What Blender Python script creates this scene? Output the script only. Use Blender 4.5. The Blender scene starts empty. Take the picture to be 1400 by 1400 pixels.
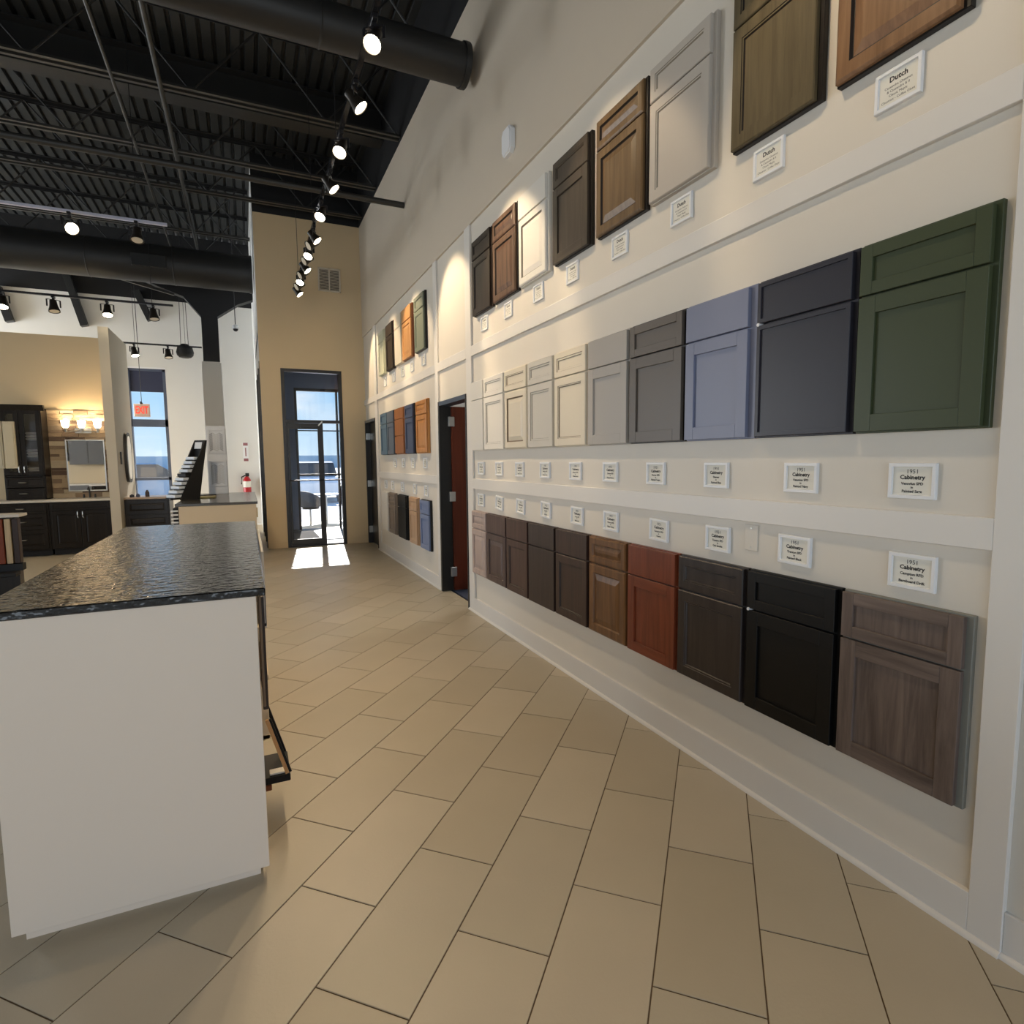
import bpy, bmesh, math, random
from mathutils import Vector, Matrix
random.seed(7)
S = bpy.context.scene
COL = S.collection

# ------------------------------------------------------------------ camera
FPX, YAW, PITCH, ROLL, CAMH = 786.28, .43118, -.092168, -.00921, 1.5
_f = Vector((math.sin(YAW)*math.cos(PITCH), math.cos(YAW)*math.cos(PITCH), math.sin(PITCH)))
_r = Vector((math.cos(YAW), -math.sin(YAW), 0))
_u = _r.cross(_f)
RT = math.cos(ROLL)*_r + math.sin(ROLL)*_u
UP = -math.sin(ROLL)*_r + math.cos(ROLL)*_u
FW = _f
CP = Vector((0, 0, CAMH))
cam = bpy.data.cameras.new('camera'); cam_o = bpy.data.objects.new('camera', cam); COL.objects.link(cam_o)
cam.sensor_fit = 'HORIZONTAL'; cam.sensor_width = 36; cam.lens = 36*FPX/1400
cam.clip_start = .05; cam.clip_end = 500
cam_o.matrix_world = Matrix(((RT.x, UP.x, -FW.x, CP.x), (RT.y, UP.y, -FW.y, CP.y), (RT.z, UP.z, -FW.z, CP.z), (0, 0, 0, 1)))
S.camera = cam_o
def ray(x, y): return RT*((x-700)/FPX) - UP*((y-700)/FPX) + FW
def _pl(x, y, ax, v):
    d = ray(x, y); return CP + d*((v-CP[ax])/d[ax])
def PF(x, y, z=0.): return _pl(x, y, 2, z)     # point on a level plane
def PY(x, y, Y): return _pl(x, y, 1, Y)        # point on a plane across the room
def PX(x, y, X): return _pl(x, y, 0, X)        # point on a plane along the room

# ------------------------------------------------------------------ world, sun, daylight, exposure
vs = S.view_settings
vs.view_transform = 'Standard'; vs.look = 'None'; vs.gamma = 1; vs.use_curve_mapping = False; vs.exposure = 0.0
wd = bpy.data.worlds.new('sky'); S.world = wd; wd.use_nodes = True
nt = wd.node_tree; nt.nodes.clear()
def N(nt, t, **k):
    n = nt.nodes.new(t)
    for a, v in k.items(): setattr(n, a, v)
    return n
tc = N(nt, 'ShaderNodeTexCoord'); sx = N(nt, 'ShaderNodeSeparateXYZ'); nt.links.new(tc.outputs['Generated'], sx.inputs[0])
rp = N(nt, 'ShaderNodeValToRGB'); nt.links.new(sx.outputs['Z'], rp.inputs[0])
rp.color_ramp.elements[0].position = .0; rp.color_ramp.elements[0].color = (.62, .80, .95, 1)
rp.color_ramp.elements[1].position = .45; rp.color_ramp.elements[1].color = (.10, .33, .78, 1)
e = rp.color_ramp.elements.new(.12); e.color = (.33, .62, .93, 1)
mp = N(nt, 'ShaderNodeMapping'); mp.inputs['Scale'].default_value = (1.5, 1.5, 7); nt.links.new(tc.outputs['Generated'], mp.inputs[0])
nz = N(nt, 'ShaderNodeTexNoise'); nz.inputs['Scale'].default_value = 2.2; nz.inputs['Detail'].default_value = 6; nt.links.new(mp.outputs[0], nz.inputs[0])
r2 = N(nt, 'ShaderNodeValToRGB'); r2.color_ramp.elements[0].position = .48; r2.color_ramp.elements[1].position = .72; nt.links.new(nz.outputs[0], r2.inputs[0])
mx = N(nt, 'ShaderNodeMixRGB'); mx.inputs[2].default_value = (.88, .94, 1, 1); nt.links.new(r2.outputs[0], mx.inputs[0]); nt.links.new(rp.outputs[0], mx.inputs[1])
bg = N(nt, 'ShaderNodeBackground'); bg.inputs[1].default_value = 1.15; nt.links.new(mx.outputs[0], bg.inputs[0])
wo = N(nt, 'ShaderNodeOutputWorld'); nt.links.new(bg.outputs[0], wo.inputs[0])

def light(name, kind, loc, energy, color, aim=None, parent=None, **k):
    l = bpy.data.lights.new(name, kind); o = bpy.data.objects.new(name, l); COL.objects.link(o)
    l.energy = energy; l.color = color
    for a, v in k.items(): setattr(l, a, v)
    if parent is not None:
        o.parent = parent; o.location = Vector(loc)-parent.location
    else: o.location = loc
    if aim is not None: o.rotation_euler = Vector(aim).to_track_quat('-Z', 'Y').to_euler()
    return o
light('sun', 'SUN', (0, 20, 12), 9.0, (1.0, .95, .88), (-.11, -1, -.61), angle=.009)
# added area lights filling in daylight from unseen front and left windows
light('front_daylight_fill', 'AREA', (-2.4, -4.85, 1.6), 138, (.86, .93, 1.0), (0, 1, 0), shape='RECTANGLE', size=7.5, size_y=2.4)
light('side_daylight_fill', 'AREA', (-8.85, 8.0, 2.0), 100, (.94, .97, 1.0), (1, 0, 0), shape='RECTANGLE', size=8.4, size_y=2.8)
light('rear_side_daylight_fill', 'AREA', (-8.85, 13.6, 2.2), 650, (.90, .95, 1.0), (1, 0, 0), shape='RECTANGLE', size=2.2, size_y=3.0)  # added to brighten the far white wall from the left

# ------------------------------------------------------------------ materials
MATS = {}
def mat(name, col, rough=.5, var=.05, scale=6., bump=0., bscale=40., metal=0., emit=None, estr=0., spec=.5, coat=0.):
    if name in MATS: return MATS[name]
    m = bpy.data.materials.new(name); m.use_nodes = True; MATS[name] = m
    t = m.node_tree; b = t.nodes['Principled BSDF']
    b.inputs['Roughness'].default_value = rough; b.inputs['Metallic'].default_value = metal
    b.inputs['Specular IOR Level'].default_value = spec; b.inputs['Coat Weight'].default_value = coat
    c = N(t, 'ShaderNodeTexCoord')
    n = N(t, 'ShaderNodeTexNoise'); n.inputs['Scale'].default_value = scale; n.inputs['Detail'].default_value = 4
    t.links.new(c.outputs['Object'], n.inputs['Vector'])
    mixn = N(t, 'ShaderNodeMixRGB')
    mixn.inputs[1].default_value = tuple(max(0, x*(1-var)) for x in col)+(1,)
    mixn.inputs[2].default_value = tuple(min(1, x*(1+var)) for x in col)+(1,)
    t.links.new(n.outputs[0], mixn.inputs[0]); t.links.new(mixn.outputs[0], b.inputs['Base Color'])
    if bump:
        n2 = N(t, 'ShaderNodeTexNoise'); n2.inputs['Scale'].default_value = bscale; n2.inputs['Detail'].default_value = 5
        t.links.new(c.outputs['Object'], n2.inputs['Vector'])
        bp = N(t, 'ShaderNodeBump'); bp.inputs['Strength'].default_value = bump; bp.inputs['Distance'].default_value = .01
        t.links.new(n2.outputs[0], bp.inputs['Height']); t.links.new(bp.outputs[0], b.inputs['Normal'])
    if emit:
        b.inputs['Emission Color'].default_value = emit+(1,); b.inputs['Emission Strength'].default_value = estr
    return m
def wood(name, c0, c1, axis='z', rough=.38, sc=9.):
    key = name+'_'+axis
    if key in MATS: return MATS[key]
    m = bpy.data.materials.new(key); m.use_nodes = True; MATS[key] = m
    t = m.node_tree; b = t.nodes['Principled BSDF']; b.inputs['Roughness'].default_value = rough; b.inputs['Specular IOR Level'].default_value = .35
    c = N(t, 'ShaderNodeTexCoord'); mp = N(t, 'ShaderNodeMapping')
    s = [sc*3]*3; s['xyz'.index(axis)] = sc*.22; mp.inputs['Scale'].default_value = s
    g = N(t, 'ShaderNodeNewGeometry')
    t.links.new(g.outputs['Position'], mp.inputs[0])
    n = N(t, 'ShaderNodeTexNoise'); n.inputs['Scale'].default_value = 1; n.inputs['Detail'].default_value = 7; n.inputs['Roughness'].default_value = .62; n.inputs['Distortion'].default_value = .5
    t.links.new(mp.outputs[0], n.inputs['Vector'])
    r = N(t, 'ShaderNodeValToRGB'); r.color_ramp.elements[0].position = .33; r.color_ramp.elements[1].position = .68
    r.color_ramp.elements[0].color = tuple(c0)+(1,); r.color_ramp.elements[1].color = tuple(c1)+(1,)
    t.links.new(n.outputs[0], r.inputs[0]); t.links.new(r.outputs[0], b.inputs['Base Color'])
    bp = N(t, 'ShaderNodeBump'); bp.inputs['Strength'].default_value = .08; bp.inputs['Distance'].default_value = .003
    t.links.new(n.outputs[0], bp.inputs['Height']); t.links.new(bp.outputs[0], b.inputs['Normal'])
    return m
def srgb(r, g, b):
    f = lambda v: (v/255/12.92) if v/255 <= .04045 else ((v/255+.055)/1.055)**2.4
    return (f(r), f(g), f(b))
def glassmat(name, tint=(1, 1, 1), refl=.06):
    if name in MATS: return MATS[name]
    m = bpy.data.materials.new(name); m.use_nodes = True; MATS[name] = m
    t = m.node_tree; t.nodes.clear()
    a = N(t, 'ShaderNodeBsdfTransparent'); a.inputs[0].default_value = tint+(1,)
    g = N(t, 'ShaderNodeBsdfGlossy'); g.inputs['Roughness'].default_value = .02
    fr = N(t, 'ShaderNodeFresnel'); fr.inputs[0].default_value = 1.45
    x = N(t, 'ShaderNodeMixShader'); t.links.new(fr.outputs[0], x.inputs[0]); t.links.new(a.outputs[0], x.inputs[1]); t.links.new(g.outputs[0], x.inputs[2])
    o = N(t, 'ShaderNodeOutputMaterial'); t.links.new(x.outputs[0], o.inputs[0])
    return m

M_WALL = mat('wall_paint', srgb(206, 194, 176), .6, .02, 3, .05, 60)
M_TRIM = mat('trim_paint', srgb(226, 222, 216), .42, .015, 3)
M_PANEL = mat('panel_paint', srgb(221, 214, 202), .5, .02, 3)
M_TAN = mat('tan_wall_paint', srgb(220, 198, 160), .6, .03, 2, .05, 60)
M_WHITE = mat('white_wall_paint', srgb(225, 224, 220), .6, .02, 2)
M_BLACK = mat('black_paint', (.008, .008, .009), .6, .2, 4)
M_STEEL = mat('black_steel', (.020, .020, .020), .45, .2, 8)
M_DECK = mat('dark_deck_paint', (.017, .0185, .0185), .55, .15, 3)
M_DUCT = mat('duct_paint', (.018, .0175, .017), .5, .1, 3)
M_FRAME = mat('dark_aluminium', (.012, .012, .015), .35, .1, 5)
M_CHROME = mat('brushed_nickel', (.62, .61, .58), .3, .05, 20, metal=1.)
M_GLASS = glassmat('clear_glass')
M_WHITEP = mat('white_plastic', srgb(235, 236, 238), .4, .01)
M_CARD = mat('card_paper', srgb(232, 229, 218), .6, .02, 12)
M_INK = mat('black_ink', (.02, .02, .02), .6, .05)
M_LAMIN = mat('white_laminate', srgb(236, 220, 202), .45, .015, 2)
M_CREAM = mat('cream_laminate', srgb(224, 206, 176), .45, .02, 2)
M_LENS = mat('lamp_lens', (1, .9, .7), .3, .01, emit=(1.0, .86, .62), estr=26)
M_SHADE = mat('lit_lamp_shade', (1, .93, .8), .3, .01, emit=(1.0, .84, .58), estr=9)
M_BULBOFF = mat('unlit_lens', (.75, .68, .55), .2, .05)
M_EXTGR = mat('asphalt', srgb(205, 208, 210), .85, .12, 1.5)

# ------------------------------------------------------------------ mesh helpers (geometry is given in world coordinates)
class MB:
    def __init__(s): s.v = []; s.f = []; s.mi = []
    def add(s, vs, fs, mi=0):
        o = len(s.v); s.v += [tuple(v) for v in vs]; s.f += [tuple(o+i for i in f) for f in fs]; s.mi += [mi]*len(fs)
        return s
    def box(s, x0, x1, y0, y1, z0, z1, mi=0):
        x0, x1 = min(x0, x1), max(x0, x1); y0, y1 = min(y0, y1), max(y0, y1); z0, z1 = min(z0, z1), max(z0, z1)
        return s.add([(x0, y0, z0), (x1, y0, z0), (x1, y1, z0), (x0, y1, z0), (x0, y0, z1), (x1, y0, z1), (x1, y1, z1), (x0, y1, z1)],
              [(0, 3, 2, 1), (4, 5, 6, 7), (0, 1, 5, 4), (1, 2, 6, 5), (2, 3, 7, 6), (3, 0, 4, 7)], mi)
    def cbox(s, x0, x1, y0, y1, z0, z1, c=.003, mi=0):
        """box with chamfered edges"""
        x0, x1 = min(x0, x1), max(x0, x1); y0, y1 = min(y0, y1), max(y0, y1); z0, z1 = min(z0, z1), max(z0, z1)
        bm = bmesh.new(); bmesh.ops.create_cube(bm, size=1)
        for v in bm.verts: v.co = Vector(((x0+x1)/2+v.co.x*(x1-x0), (y0+y1)/2+v.co.y*(y1-y0), (z0+z1)/2+v.co.z*(z1-z0)))
        bmesh.ops.bevel(bm, geom=bm.edges[:], offset=min(c, .45*min(x1-x0, y1-y0, z1-z0)), segments=1, affect='EDGES')
        bm.verts.index_update()
        s.add([v.co[:] for v in bm.verts], [[v.index for v in f.verts] for f in bm.faces], mi); bm.free(); return s
    def prism(s, poly, axis, a, b, mi=0):
        """extrude a 2D polygon along an axis; poly in the other two axes (cyclic order)"""
        n = len(poly); mk = {'x': lambda p, t: (t, p[0], p[1]), 'y': lambda p, t: (p[0], t, p[1]), 'z': lambda p, t: (p[0], p[1], t)}[axis]
        vs = [mk(p, a) for p in poly]+[mk(p, b) for p in poly]
        fs = [tuple(range(n))[::-1], tuple(range(n, 2*n))]+[(i, (i+1) % n, n+(i+1) % n, n+i) for i in range(n)]
        return s.add(vs, fs, mi)
    def tube(s, pts, r, n=10, mi=0, cap=True, axis=None):
        pts = [Vector(p) for p in pts]; rs = r if isinstance(r, (list, tuple)) else [r]*len(pts)
        vs = []; fs = []; ref = None
        for i, p in enumerate(pts):
            d = axis if axis is not None else (pts[min(i+1, len(pts)-1)]-pts[max(i-1, 0)]).normalized()
            if ref is None or abs(ref.dot(d)) > .95: ref = Vector((0, 0, 1)) if abs(d.z) < .9 else Vector((1, 0, 0))
            a = d.cross(ref).normalized(); b = d.cross(a).normalized()
            for k in range(n):
                t = 2*math.pi*k/n; vs.append(p+(a*math.cos(t)+b*math.sin(t))*rs[i])
        for i in range(len(pts)-1):
            for k in range(n): fs.append((i*n+k, i*n+(k+1) % n, (i+1)*n+(k+1) % n, (i+1)*n+k))
        if cap: fs += [tuple(range(n))[::-1], tuple(range((len(pts)-1)*n, len(pts)*n))]
        return s.add(vs, fs, mi)
    def bar(s, p, q, w, h, up=(0, 0, 1), mi=0):
        p, q = Vector(p), Vector(q); d = (q-p).normalized(); a = d.cross(Vector(up)).normalized()*w/2; b = a.cross(d).normalized()*h/2
        vs = [p-a-b, p+a-b, p+a+b, p-a+b, q-a-b, q+a-b, q+a+b, q-a+b]
        return s.add(vs, [(0, 1, 2, 3), (7, 6, 5, 4), (0, 4, 5, 1), (1, 5, 6, 2), (2, 6, 7, 3), (3, 7, 4, 0)], mi)
    def build(s, name, m, parent=None, smooth=False, kind=None):
        me = bpy.data.meshes.new(name)
        off = Vector((0, 0, 0)); p = parent
        while p is not None: off += p.location; p = p.parent
        if off.length: vs = [tuple(Vector(v)-off) for v in s.v]
        else: vs = s.v
        me.from_pydata(vs, [], s.f)
        for x in (m if isinstance(m, (list, tuple)) else [m]): me.materials.append(x)
        me.polygons.foreach_set('material_index', s.mi)
        bm = bmesh.new(); bm.from_mesh(me); bmesh.ops.recalc_face_normals(bm, faces=bm.faces); bm.to_mesh(me); bm.free()
        if smooth:
            me.polygons.foreach_set('use_smooth', [True]*len(me.polygons))
            try: me.set_sharp_from_angle(angle=.6)
            except Exception: pass
        me.update()
        o = bpy.data.objects.new(name, me); COL.objects.link(o)
        if parent is not None: o.parent = parent
        if kind: o['kind'] = kind
        return o
def tag(o, label, cat, group=None):
    o['label'] = label; o['category'] = cat
    if group: o['group'] = group
    return o
def thing(name, label, cat, loc, group=None):
    o = bpy.data.objects.new(name, None); COL.objects.link(o); o.location = loc; o.empty_display_size = .05
    return tag(o, label, cat, group)
def struct(mb, name, m, parent=None, **k):
    o = mb.build(name, m, parent, **k)
    if parent is None: o['kind'] = 'structure'
    return o
def copy_tree(o, parent=None):
    c = o.copy(); COL.objects.link(c); c.parent = parent
    for ch in list(o.children): copy_tree(ch, c)
    return c

# ------------------------------------------------------------------ the room
W = 2.0            # panel surface of the display wall
WT = 1.98          # face of its trim
ZC = 6.45          # roof deck
ZP = 5.54          # black paint starts here
YB = 10.6          # back wall with the glass entrance
XL = .284          # left end of that wall
YF = 15.0          # far window wall
D1 = (5.345, 6.245, 2.135)   # doorway y0,y1,top
D2 = (9.70, 10.58, 2.2)

# --- floor: slab, grout bed and tiles
M_TILE = [mat('floor_tile_%d' % i, srgb(*c), .42, .07, 2.6, .06, 90) for i, c in enumerate([(190, 178, 155), (184, 172, 149), (194, 182, 160), (187, 176, 154)])]
M_GROUT = mat('grout', srgb(98, 80, 58), .8, .1, 20)
M_SLAB = mat('floor_beyond', srgb(196, 180, 150), .4, .05, 2)
fl = struct(MB().box(-9, 2.075, -5, YF, -.2, -.006), 'floor', M_SLAB)
TA = math.radians(46); PU, PV, U0, V0 = .625, .3035, 2.4897, -.4365
eu = (math.cos(TA), math.sin(TA)); ev = (math.sin(TA), -math.cos(TA))
def clip(poly, x0, x1, y0, y1):
    for ax, lim, sg in ((0, x0, 1), (0, x1, -1), (1, y0, 1), (1, y1, -1)):
        out = []
        for i in range(len(poly)):
            a, b = poly[i], poly[(i+1) % len(poly)]
            da, db = sg*(a[ax]-lim), sg*(b[ax]-lim)
            if da >= 0: out.append(a)
            if da*db < 0:
                t = da/(da-db); out.append((a[0]+(b[0]-a[0])*t, a[1]+(b[1]-a[1])*t))
        poly = out
        if len(poly) < 3: return None
    A = sum(poly[i][0]*poly[(i+1) % len(poly)][1]-poly[(i+1) % len(poly)][0]*poly[i][1] for i in range(len(poly)))/2
    return poly if abs(A) > .0015 else None
RX0, RX1, RY0, RY1 = -1.25, WT, .35, YB-.005
MB().box(RX0, RX1, RY0, RY1, -.005, -.0025).build('grout_bed', M_GROUT, fl)
MB().box(RX1, 2.07, D1[0]+.005, D1[1]-.005, -.005, -.0025).build('grout_bed', M_GROUT, fl)
g = .0022
full_mesh = None
for reg in ((RX0, RX1, RY0, RY1), (RX1, 2.07, D1[0]+.005, D1[1]-.005)):
    for j in range(-40, 20):
        for i in range(-30, 30):
            u0 = U0+i*PU+(PU/2 if j % 2 else 0); v0 = V0+j*PV
            q = [(u0+g, v0+g), (u0+PU-g, v0+g), (u0+PU-g, v0+PV-g), (u0+g, v0+PV-g)]
            P = [(a*eu[0]+b*ev[0], a*eu[1]+b*ev[1]) for a, b in q]
            c = clip(P, *reg)
            if not c: continue
            m = M_TILE[random.randrange(4)]
            if len(c) == 4 and all(abs(c[k][0]-P[k][0])+abs(c[k][1]-P[k][1]) < 1e-6 for k in range(4)):
                # whole tile: shared mesh per colour
                key = 'tilemesh_'+m.name
                if key not in MATS:
                    b0 = MB(); a0 = P[0]
                    top = [(p[0]-a0[0], p[1]-a0[1]) for p in P]; cx = sum(p[0] for p in top)/4; cy = sum(p[1] for p in top)/4
                    sh = [(cx+(p[0]-cx)*.994, cy+(p[1]-cy)*.994) for p in top]
                    b0.add([(p[0], p[1], -.004) for p in top]+[(p[0], p[1], -.0012) for p in top]+[(p[0], p[1], 0) for p in sh],
                           [(k, (k+1) % 4, 4+(k+1) % 4, 4+k) for k in range(4)]+[(4+k, 4+(k+1) % 4, 8+(k+1) % 4, 8+k) for k in range(4)]+[(8, 9, 10, 11)])
                    o = b0.build('tile', m, fl); MATS[key] = o.data; o.location = (a0[0], a0[1], 0)
                else:
                    o = bpy.data.objects.new('tile', MATS[key]); COL.objects.link(o); o.parent = fl; o.location = (P[0][0], P[0][1], 0)
            else:
                MB().prism(c, 'z', -.004, 0).build('tile', m, fl)

# --- right display wall
w = MB()
for (y0, y1, z0, z1) in ((-5, D1[0], 0, 3.665), (D1[0], D1[1], D1[2], 3.665), (D1[1], D2[0], 0, 3.665), (D2[0], D2[1], D2[2], 3.665), (D2[1], YB+.2, 0, 3.665)):
    w.box(W, 2.10, y0, y1, z0, z1)
w.box(WT, 2.10, -5, YB+.2, 3.665, ZP)
wr = struct(w, 'wall_right', [M_PANEL, M_WALL])
for p in wr.data.polygons:
    if p.center.z > 3.66: p.material_index = 1
MB().box(WT-.002, 2.10, -5, YB, ZP, ZC+.1).build('upper_black_band', M_BLACK, wr)
def trim(n, y0, y1, z0, z1, x0=WT, x1=W+.001):
    return struct(MB().cbox(x0, x1, y0, y1, z0, z1, .002), 'trim_%d' % n, M_TRIM)
tn = 0
for (y0, y1, z0, z1) in ((.84, .93, .0, 3.665), (5.20, D1[0], 0, 3.665), (D1[1], 6.365, 0, 3.665), (9.52, D2[0], 0, 3.665),
                          (.93, 5.20, 2.47, 2.565), (D1[0], D1[1], 2.47, 2.565), (6.365, 9.52, 2.47, 2.565), (D2[0], 10.6, 2.47, 2.565), (-5, .84, 2.47, 2.565),
                          (.93, 5.20, 1.217, 1.314), (6.365, 9.52, 1.217, 1.314)):
    tn += 1; trim(tn, y0, y1, z0, z1)
for n, (y0, y1, x0) in enumerate(((.93, 5.20, WT), (6.365, 9.52, WT), (-5, .84, WT+.008))):
    b = struct(MB().cbox(x0, W+.001, y0, y1, 0, .142, .002), 'baseboard_right_%d' % (n+1), M_TRIM)
    qr = [(x0-.016*math.cos(a*math.pi/8), .016*math.sin(a*math.pi/8)) for a in range(5)]
    ya, yb = ((.84, D1[0]), (D1[1], D2[0]), (-5, .84))[n]
    MB().prism([(x0+.001, 0)]+[(p[0], p[1]) for p in qr], 'y', ya, yb).build('quarter_round', M_TRIM, b, True)
# doorway 1: dark steel frame, open leaf, room behind
def door_frame(o, dy0, dy1, top, m):
    MB().box(1.972, 2.105, dy1-.045, dy1, 0, top).build('jamb', m, o)
    MB().box(1.972, 2.105, dy0, dy0+.022, 0, top).build('jamb', m, o)
    MB().box(1.972, 2.105, dy0+.022, dy1-.045, top-.045, top).build('head', mat('head_frame', srgb(62, 74, 92), .3), o)
M_JAMB = mat('dark_bronze_frame', (.014, .012, .010), .4, .2, 6)
M_LEAF = wood('mahogany_leaf', srgb(86, 36, 18), srgb(120, 54, 30), 'z', .35, 4)
d = struct(MB().box(2.108, 2.97, D1[1]-.075, D1[1]-.032, .008, D1[2]-.05), 'door_1', M_LEAF)
door_frame(d, *D1, M_JAMB)
for z in (.22, 1.08, 1.92):
    MB().cbox(2.07, 2.14, D1[1]-.079, D1[1]-.046, z-.055, z+.055, .004).build('hinge', M_CHROME, d)
d = struct(MB().box(2.05, 2.095, D2[0]+.022, D2[1]-.045, .008, D2[2]-.045), 'door_2', M_JAMB)
door_frame(d, *D2, M_JAMB)
for z in (.25, 1.08, 1.92):
    MB().cbox(1.985, 2.05, D2[1]-.052, D2[1]-.0445, z-.06, z+.06, .003).build('hinge', M_CHROME, d)
# office behind doorway 1
MB2 = MB().box(2.10, 5, 4.2, 8.0, -.2, -.002)
o = struct(MB2, 'floor_office', mat('blue_carpet', srgb(58, 66, 88), .95, .2, 40))
o = struct(MB().box(5, 5.1, 4.2, 8, 0, 2.8).box(2.10, 5.1, 4.1, 4.2, 0, 2.8).box(2.10, 5.1, 8.0, 8.1, 0, 2.8), 'wall_office', M_WHITE)
o = struct(MB().box(2.10, 5.1, 4.1, 8.1, 2.8, 2.9), 'ceiling_office', M_WHITE)
light('office_ceiling_light', 'AREA', (3.6, 6.2, 2.78), 26, (1, .97, .92), (0, 0, -1), shape='RECTANGLE', size=1.2, size_y=.6)

# --- back wall with glass entrance
GX0, GX1, GZ = .60, 1.597, 3.06
w = MB().box(XL, GX0, YB, YB+.2, 0, ZP).box(GX1, 2.0, YB, YB+.2, 0, ZP).box(GX0, GX1, YB, YB+.2, GZ, ZP)
wb = struct(w, 'wall_back', M_TAN)
MB().box(XL-.002, 2.05, YB-.002, YB+.2, ZP, ZC+.1).build('upper_black_band', M_BLACK, wb)
for n, (a, b) in enumerate(((XL, GX0), (GX1, 1.98))):
    struct(MB().cbox(a, b, YB-.012, YB, 0, .11, .002), 'baseboard_back_%d' % (n+1), M_TAN)
dz = 2.175
d = struct(MB().box(GX0, GX0+.055, YB-.01, YB+.10, 0, GZ).box(GX1-.055, GX1, YB-.01, YB+.10, 0, GZ).box(GX0+.055, GX1-.055, YB-.01, YB+.10, GZ-.05, GZ)
           .box(GX0+.055, GX1-.055, YB-.01, YB+.10, dz-.025, dz+.025).box(GX0+.055, GX1-.055, YB-.01, YB+.10, 0, .03), 'door_3', M_FRAME)
xs = 1.165
lf = MB().box(GX0+.06, GX0+.10, YB+.02, YB+.065, .03, dz-.03).box(xs, xs+.085, YB+.0, YB+.065, .03, dz-.03).box(GX0+.10, xs, YB+.02, YB+.065, dz-.13, dz-.03).box(GX0+.10, xs, YB+.02, YB+.065, .03, .13)
lf = lf.build('door_leaf', M_FRAME, d)
MB().box(GX0+.10, xs, YB+.04, YB+.046, .13, dz-.13).build('pane', M_GLASS, d)
MB().box(xs+.085, GX1-.055, YB+.04, YB+.046, .03, dz-.025).build('pane', M_GLASS, d)
MB().box(GX0+.055, GX1-.055, YB+.04, YB+.046, dz+.025, GZ-.05).build('pane', M_GLASS, d)
MB().cbox(.88, 1.19, YB-.045, YB+.02, dz-.115, dz-.045, .006).build('door_closer', M_FRAME, d)
MB().bar((1.17, YB-.03, dz-.07), (1.24, YB-.03, dz+.0), .03, .02).build('closer_arm', M_CHROME, d)
MB().tube([(GX0+.07, YB-.03, 1.16), (GX1-.06, YB-.03, 1.16)], .012, 8).build('push_bar', M_FRAME, d)
MB().tube([(GX0+.12, YB-.03, 1.16), (GX0+.12, YB+.03, 1.16)], .012, 8).build('push_bar_bracket', M_FRAME, d)
# return wall with side glass, vestibule, outer glazing
MB_ = MB().box(XL, XL+.12, YB+.2, 10.75, 0, ZC).box(XL, XL+.12, 13.3, YF, 0, ZC).box(XL, XL+.12, 10.75, 13.3, 3.18, ZC)
struct(MB_, 'wall_return', M_WHITE)
d = MB()
for z in (0.02, .95, 2.1, 3.13): d.box(XL+.02, XL+.08, 10.75, 13.3, z, z+.05)
for y in (10.75, 11.6, 12.45, 13.25): d.box(XL-.01, XL+.09, y, y+.05, 0, 3.18)
d = struct(d, 'window_1', M_FRAME)
for y in (10.8, 11.65, 12.5): MB().box(XL+.045, XL+.05, y, y+.8, .02, 3.15).build('pane', glassmat('tinted_glass', (.16, .19, .24)), d)
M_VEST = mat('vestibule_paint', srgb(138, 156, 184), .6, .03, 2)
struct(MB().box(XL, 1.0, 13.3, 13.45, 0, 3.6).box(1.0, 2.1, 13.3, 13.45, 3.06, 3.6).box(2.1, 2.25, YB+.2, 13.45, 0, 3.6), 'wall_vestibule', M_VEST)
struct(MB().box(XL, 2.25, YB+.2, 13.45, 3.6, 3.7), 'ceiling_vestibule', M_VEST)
struct(MB().box(XL, 2.25, YB, 13.45, -.2, -.004), 'floor_vestibule', mat('vestibule_floor', srgb(150, 150, 152), .4, .06, 4))
d = MB().box(1.0, 1.05, 13.3, 13.4, 0, 3.06).box(2.05, 2.1, 13.3, 13.4, 0, 3.06).box(1.05, 2.05, 13.3, 13.4, 3.0, 3.06).box(1.05, 2.05, 13.3, 13.4, 1.17, 1.21).box(1.05, 2.05, 13.34, 13.37, 2.14, 2.165).box(1.86, 1.90, 13.3, 13.4, 0, 3.0)
d = struct(d, 'window_2', M_FRAME)
MB().box(1.05, 2.05, 13.34, 13.345, 0, 3.0).build('pane', M_GLASS, d)
tag(MB().cbox(.42, 1.25, 11.2, 12.9, 0, .014, .006).build('entrance_mat', mat('shaded_mat_fibre', srgb(58, 60, 66), .95, .25, 80, .3, 300)), 'grey entrance mat, darkened as if shaded, on the floor behind the glass door', 'mat')  # grey mat; its dark colour also stands for shade on the floor

# --- far window wall
FX0, FX1, FZ0, FZ1 = -2.26, -1.53, .30, 3.54
w = MB().box(-9, FX0, YF, YF+.2, 0, ZC).box(FX1, XL, YF, YF+.2, 0, ZC).box(FX0, FX1, YF, YF+.2, FZ1, ZC).box(FX0, FX1, YF, YF+.2, 0, FZ0)
wf = struct(w, 'wall_far', M_WHITE)
MB().box(-9, XL, YF-.003, YF, 5.03, ZC).build('upper_black_band', M_BLACK, wf)
d = MB().box(FX0, FX0+.05, YF, YF+.12, FZ0, FZ1).box(FX1-.06, FX1, YF, YF+.12, FZ0, FZ1).box(FX0, FX1, YF, YF+.12, FZ1-.05, FZ1).box(FX0, FX1, YF, YF+.12, 2.28, 2.44).box(FX0, FX1, YF, YF+.12, 1.10, 1.16)
d = struct(d, 'window_3', mat('grey_window_frame', srgb(74, 84, 104), .4))
MB().box(FX0+.05, FX1-.06, YF+.05, YF+.055, FZ0, FZ1-.05).build('pane', M_GLASS, d)
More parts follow.
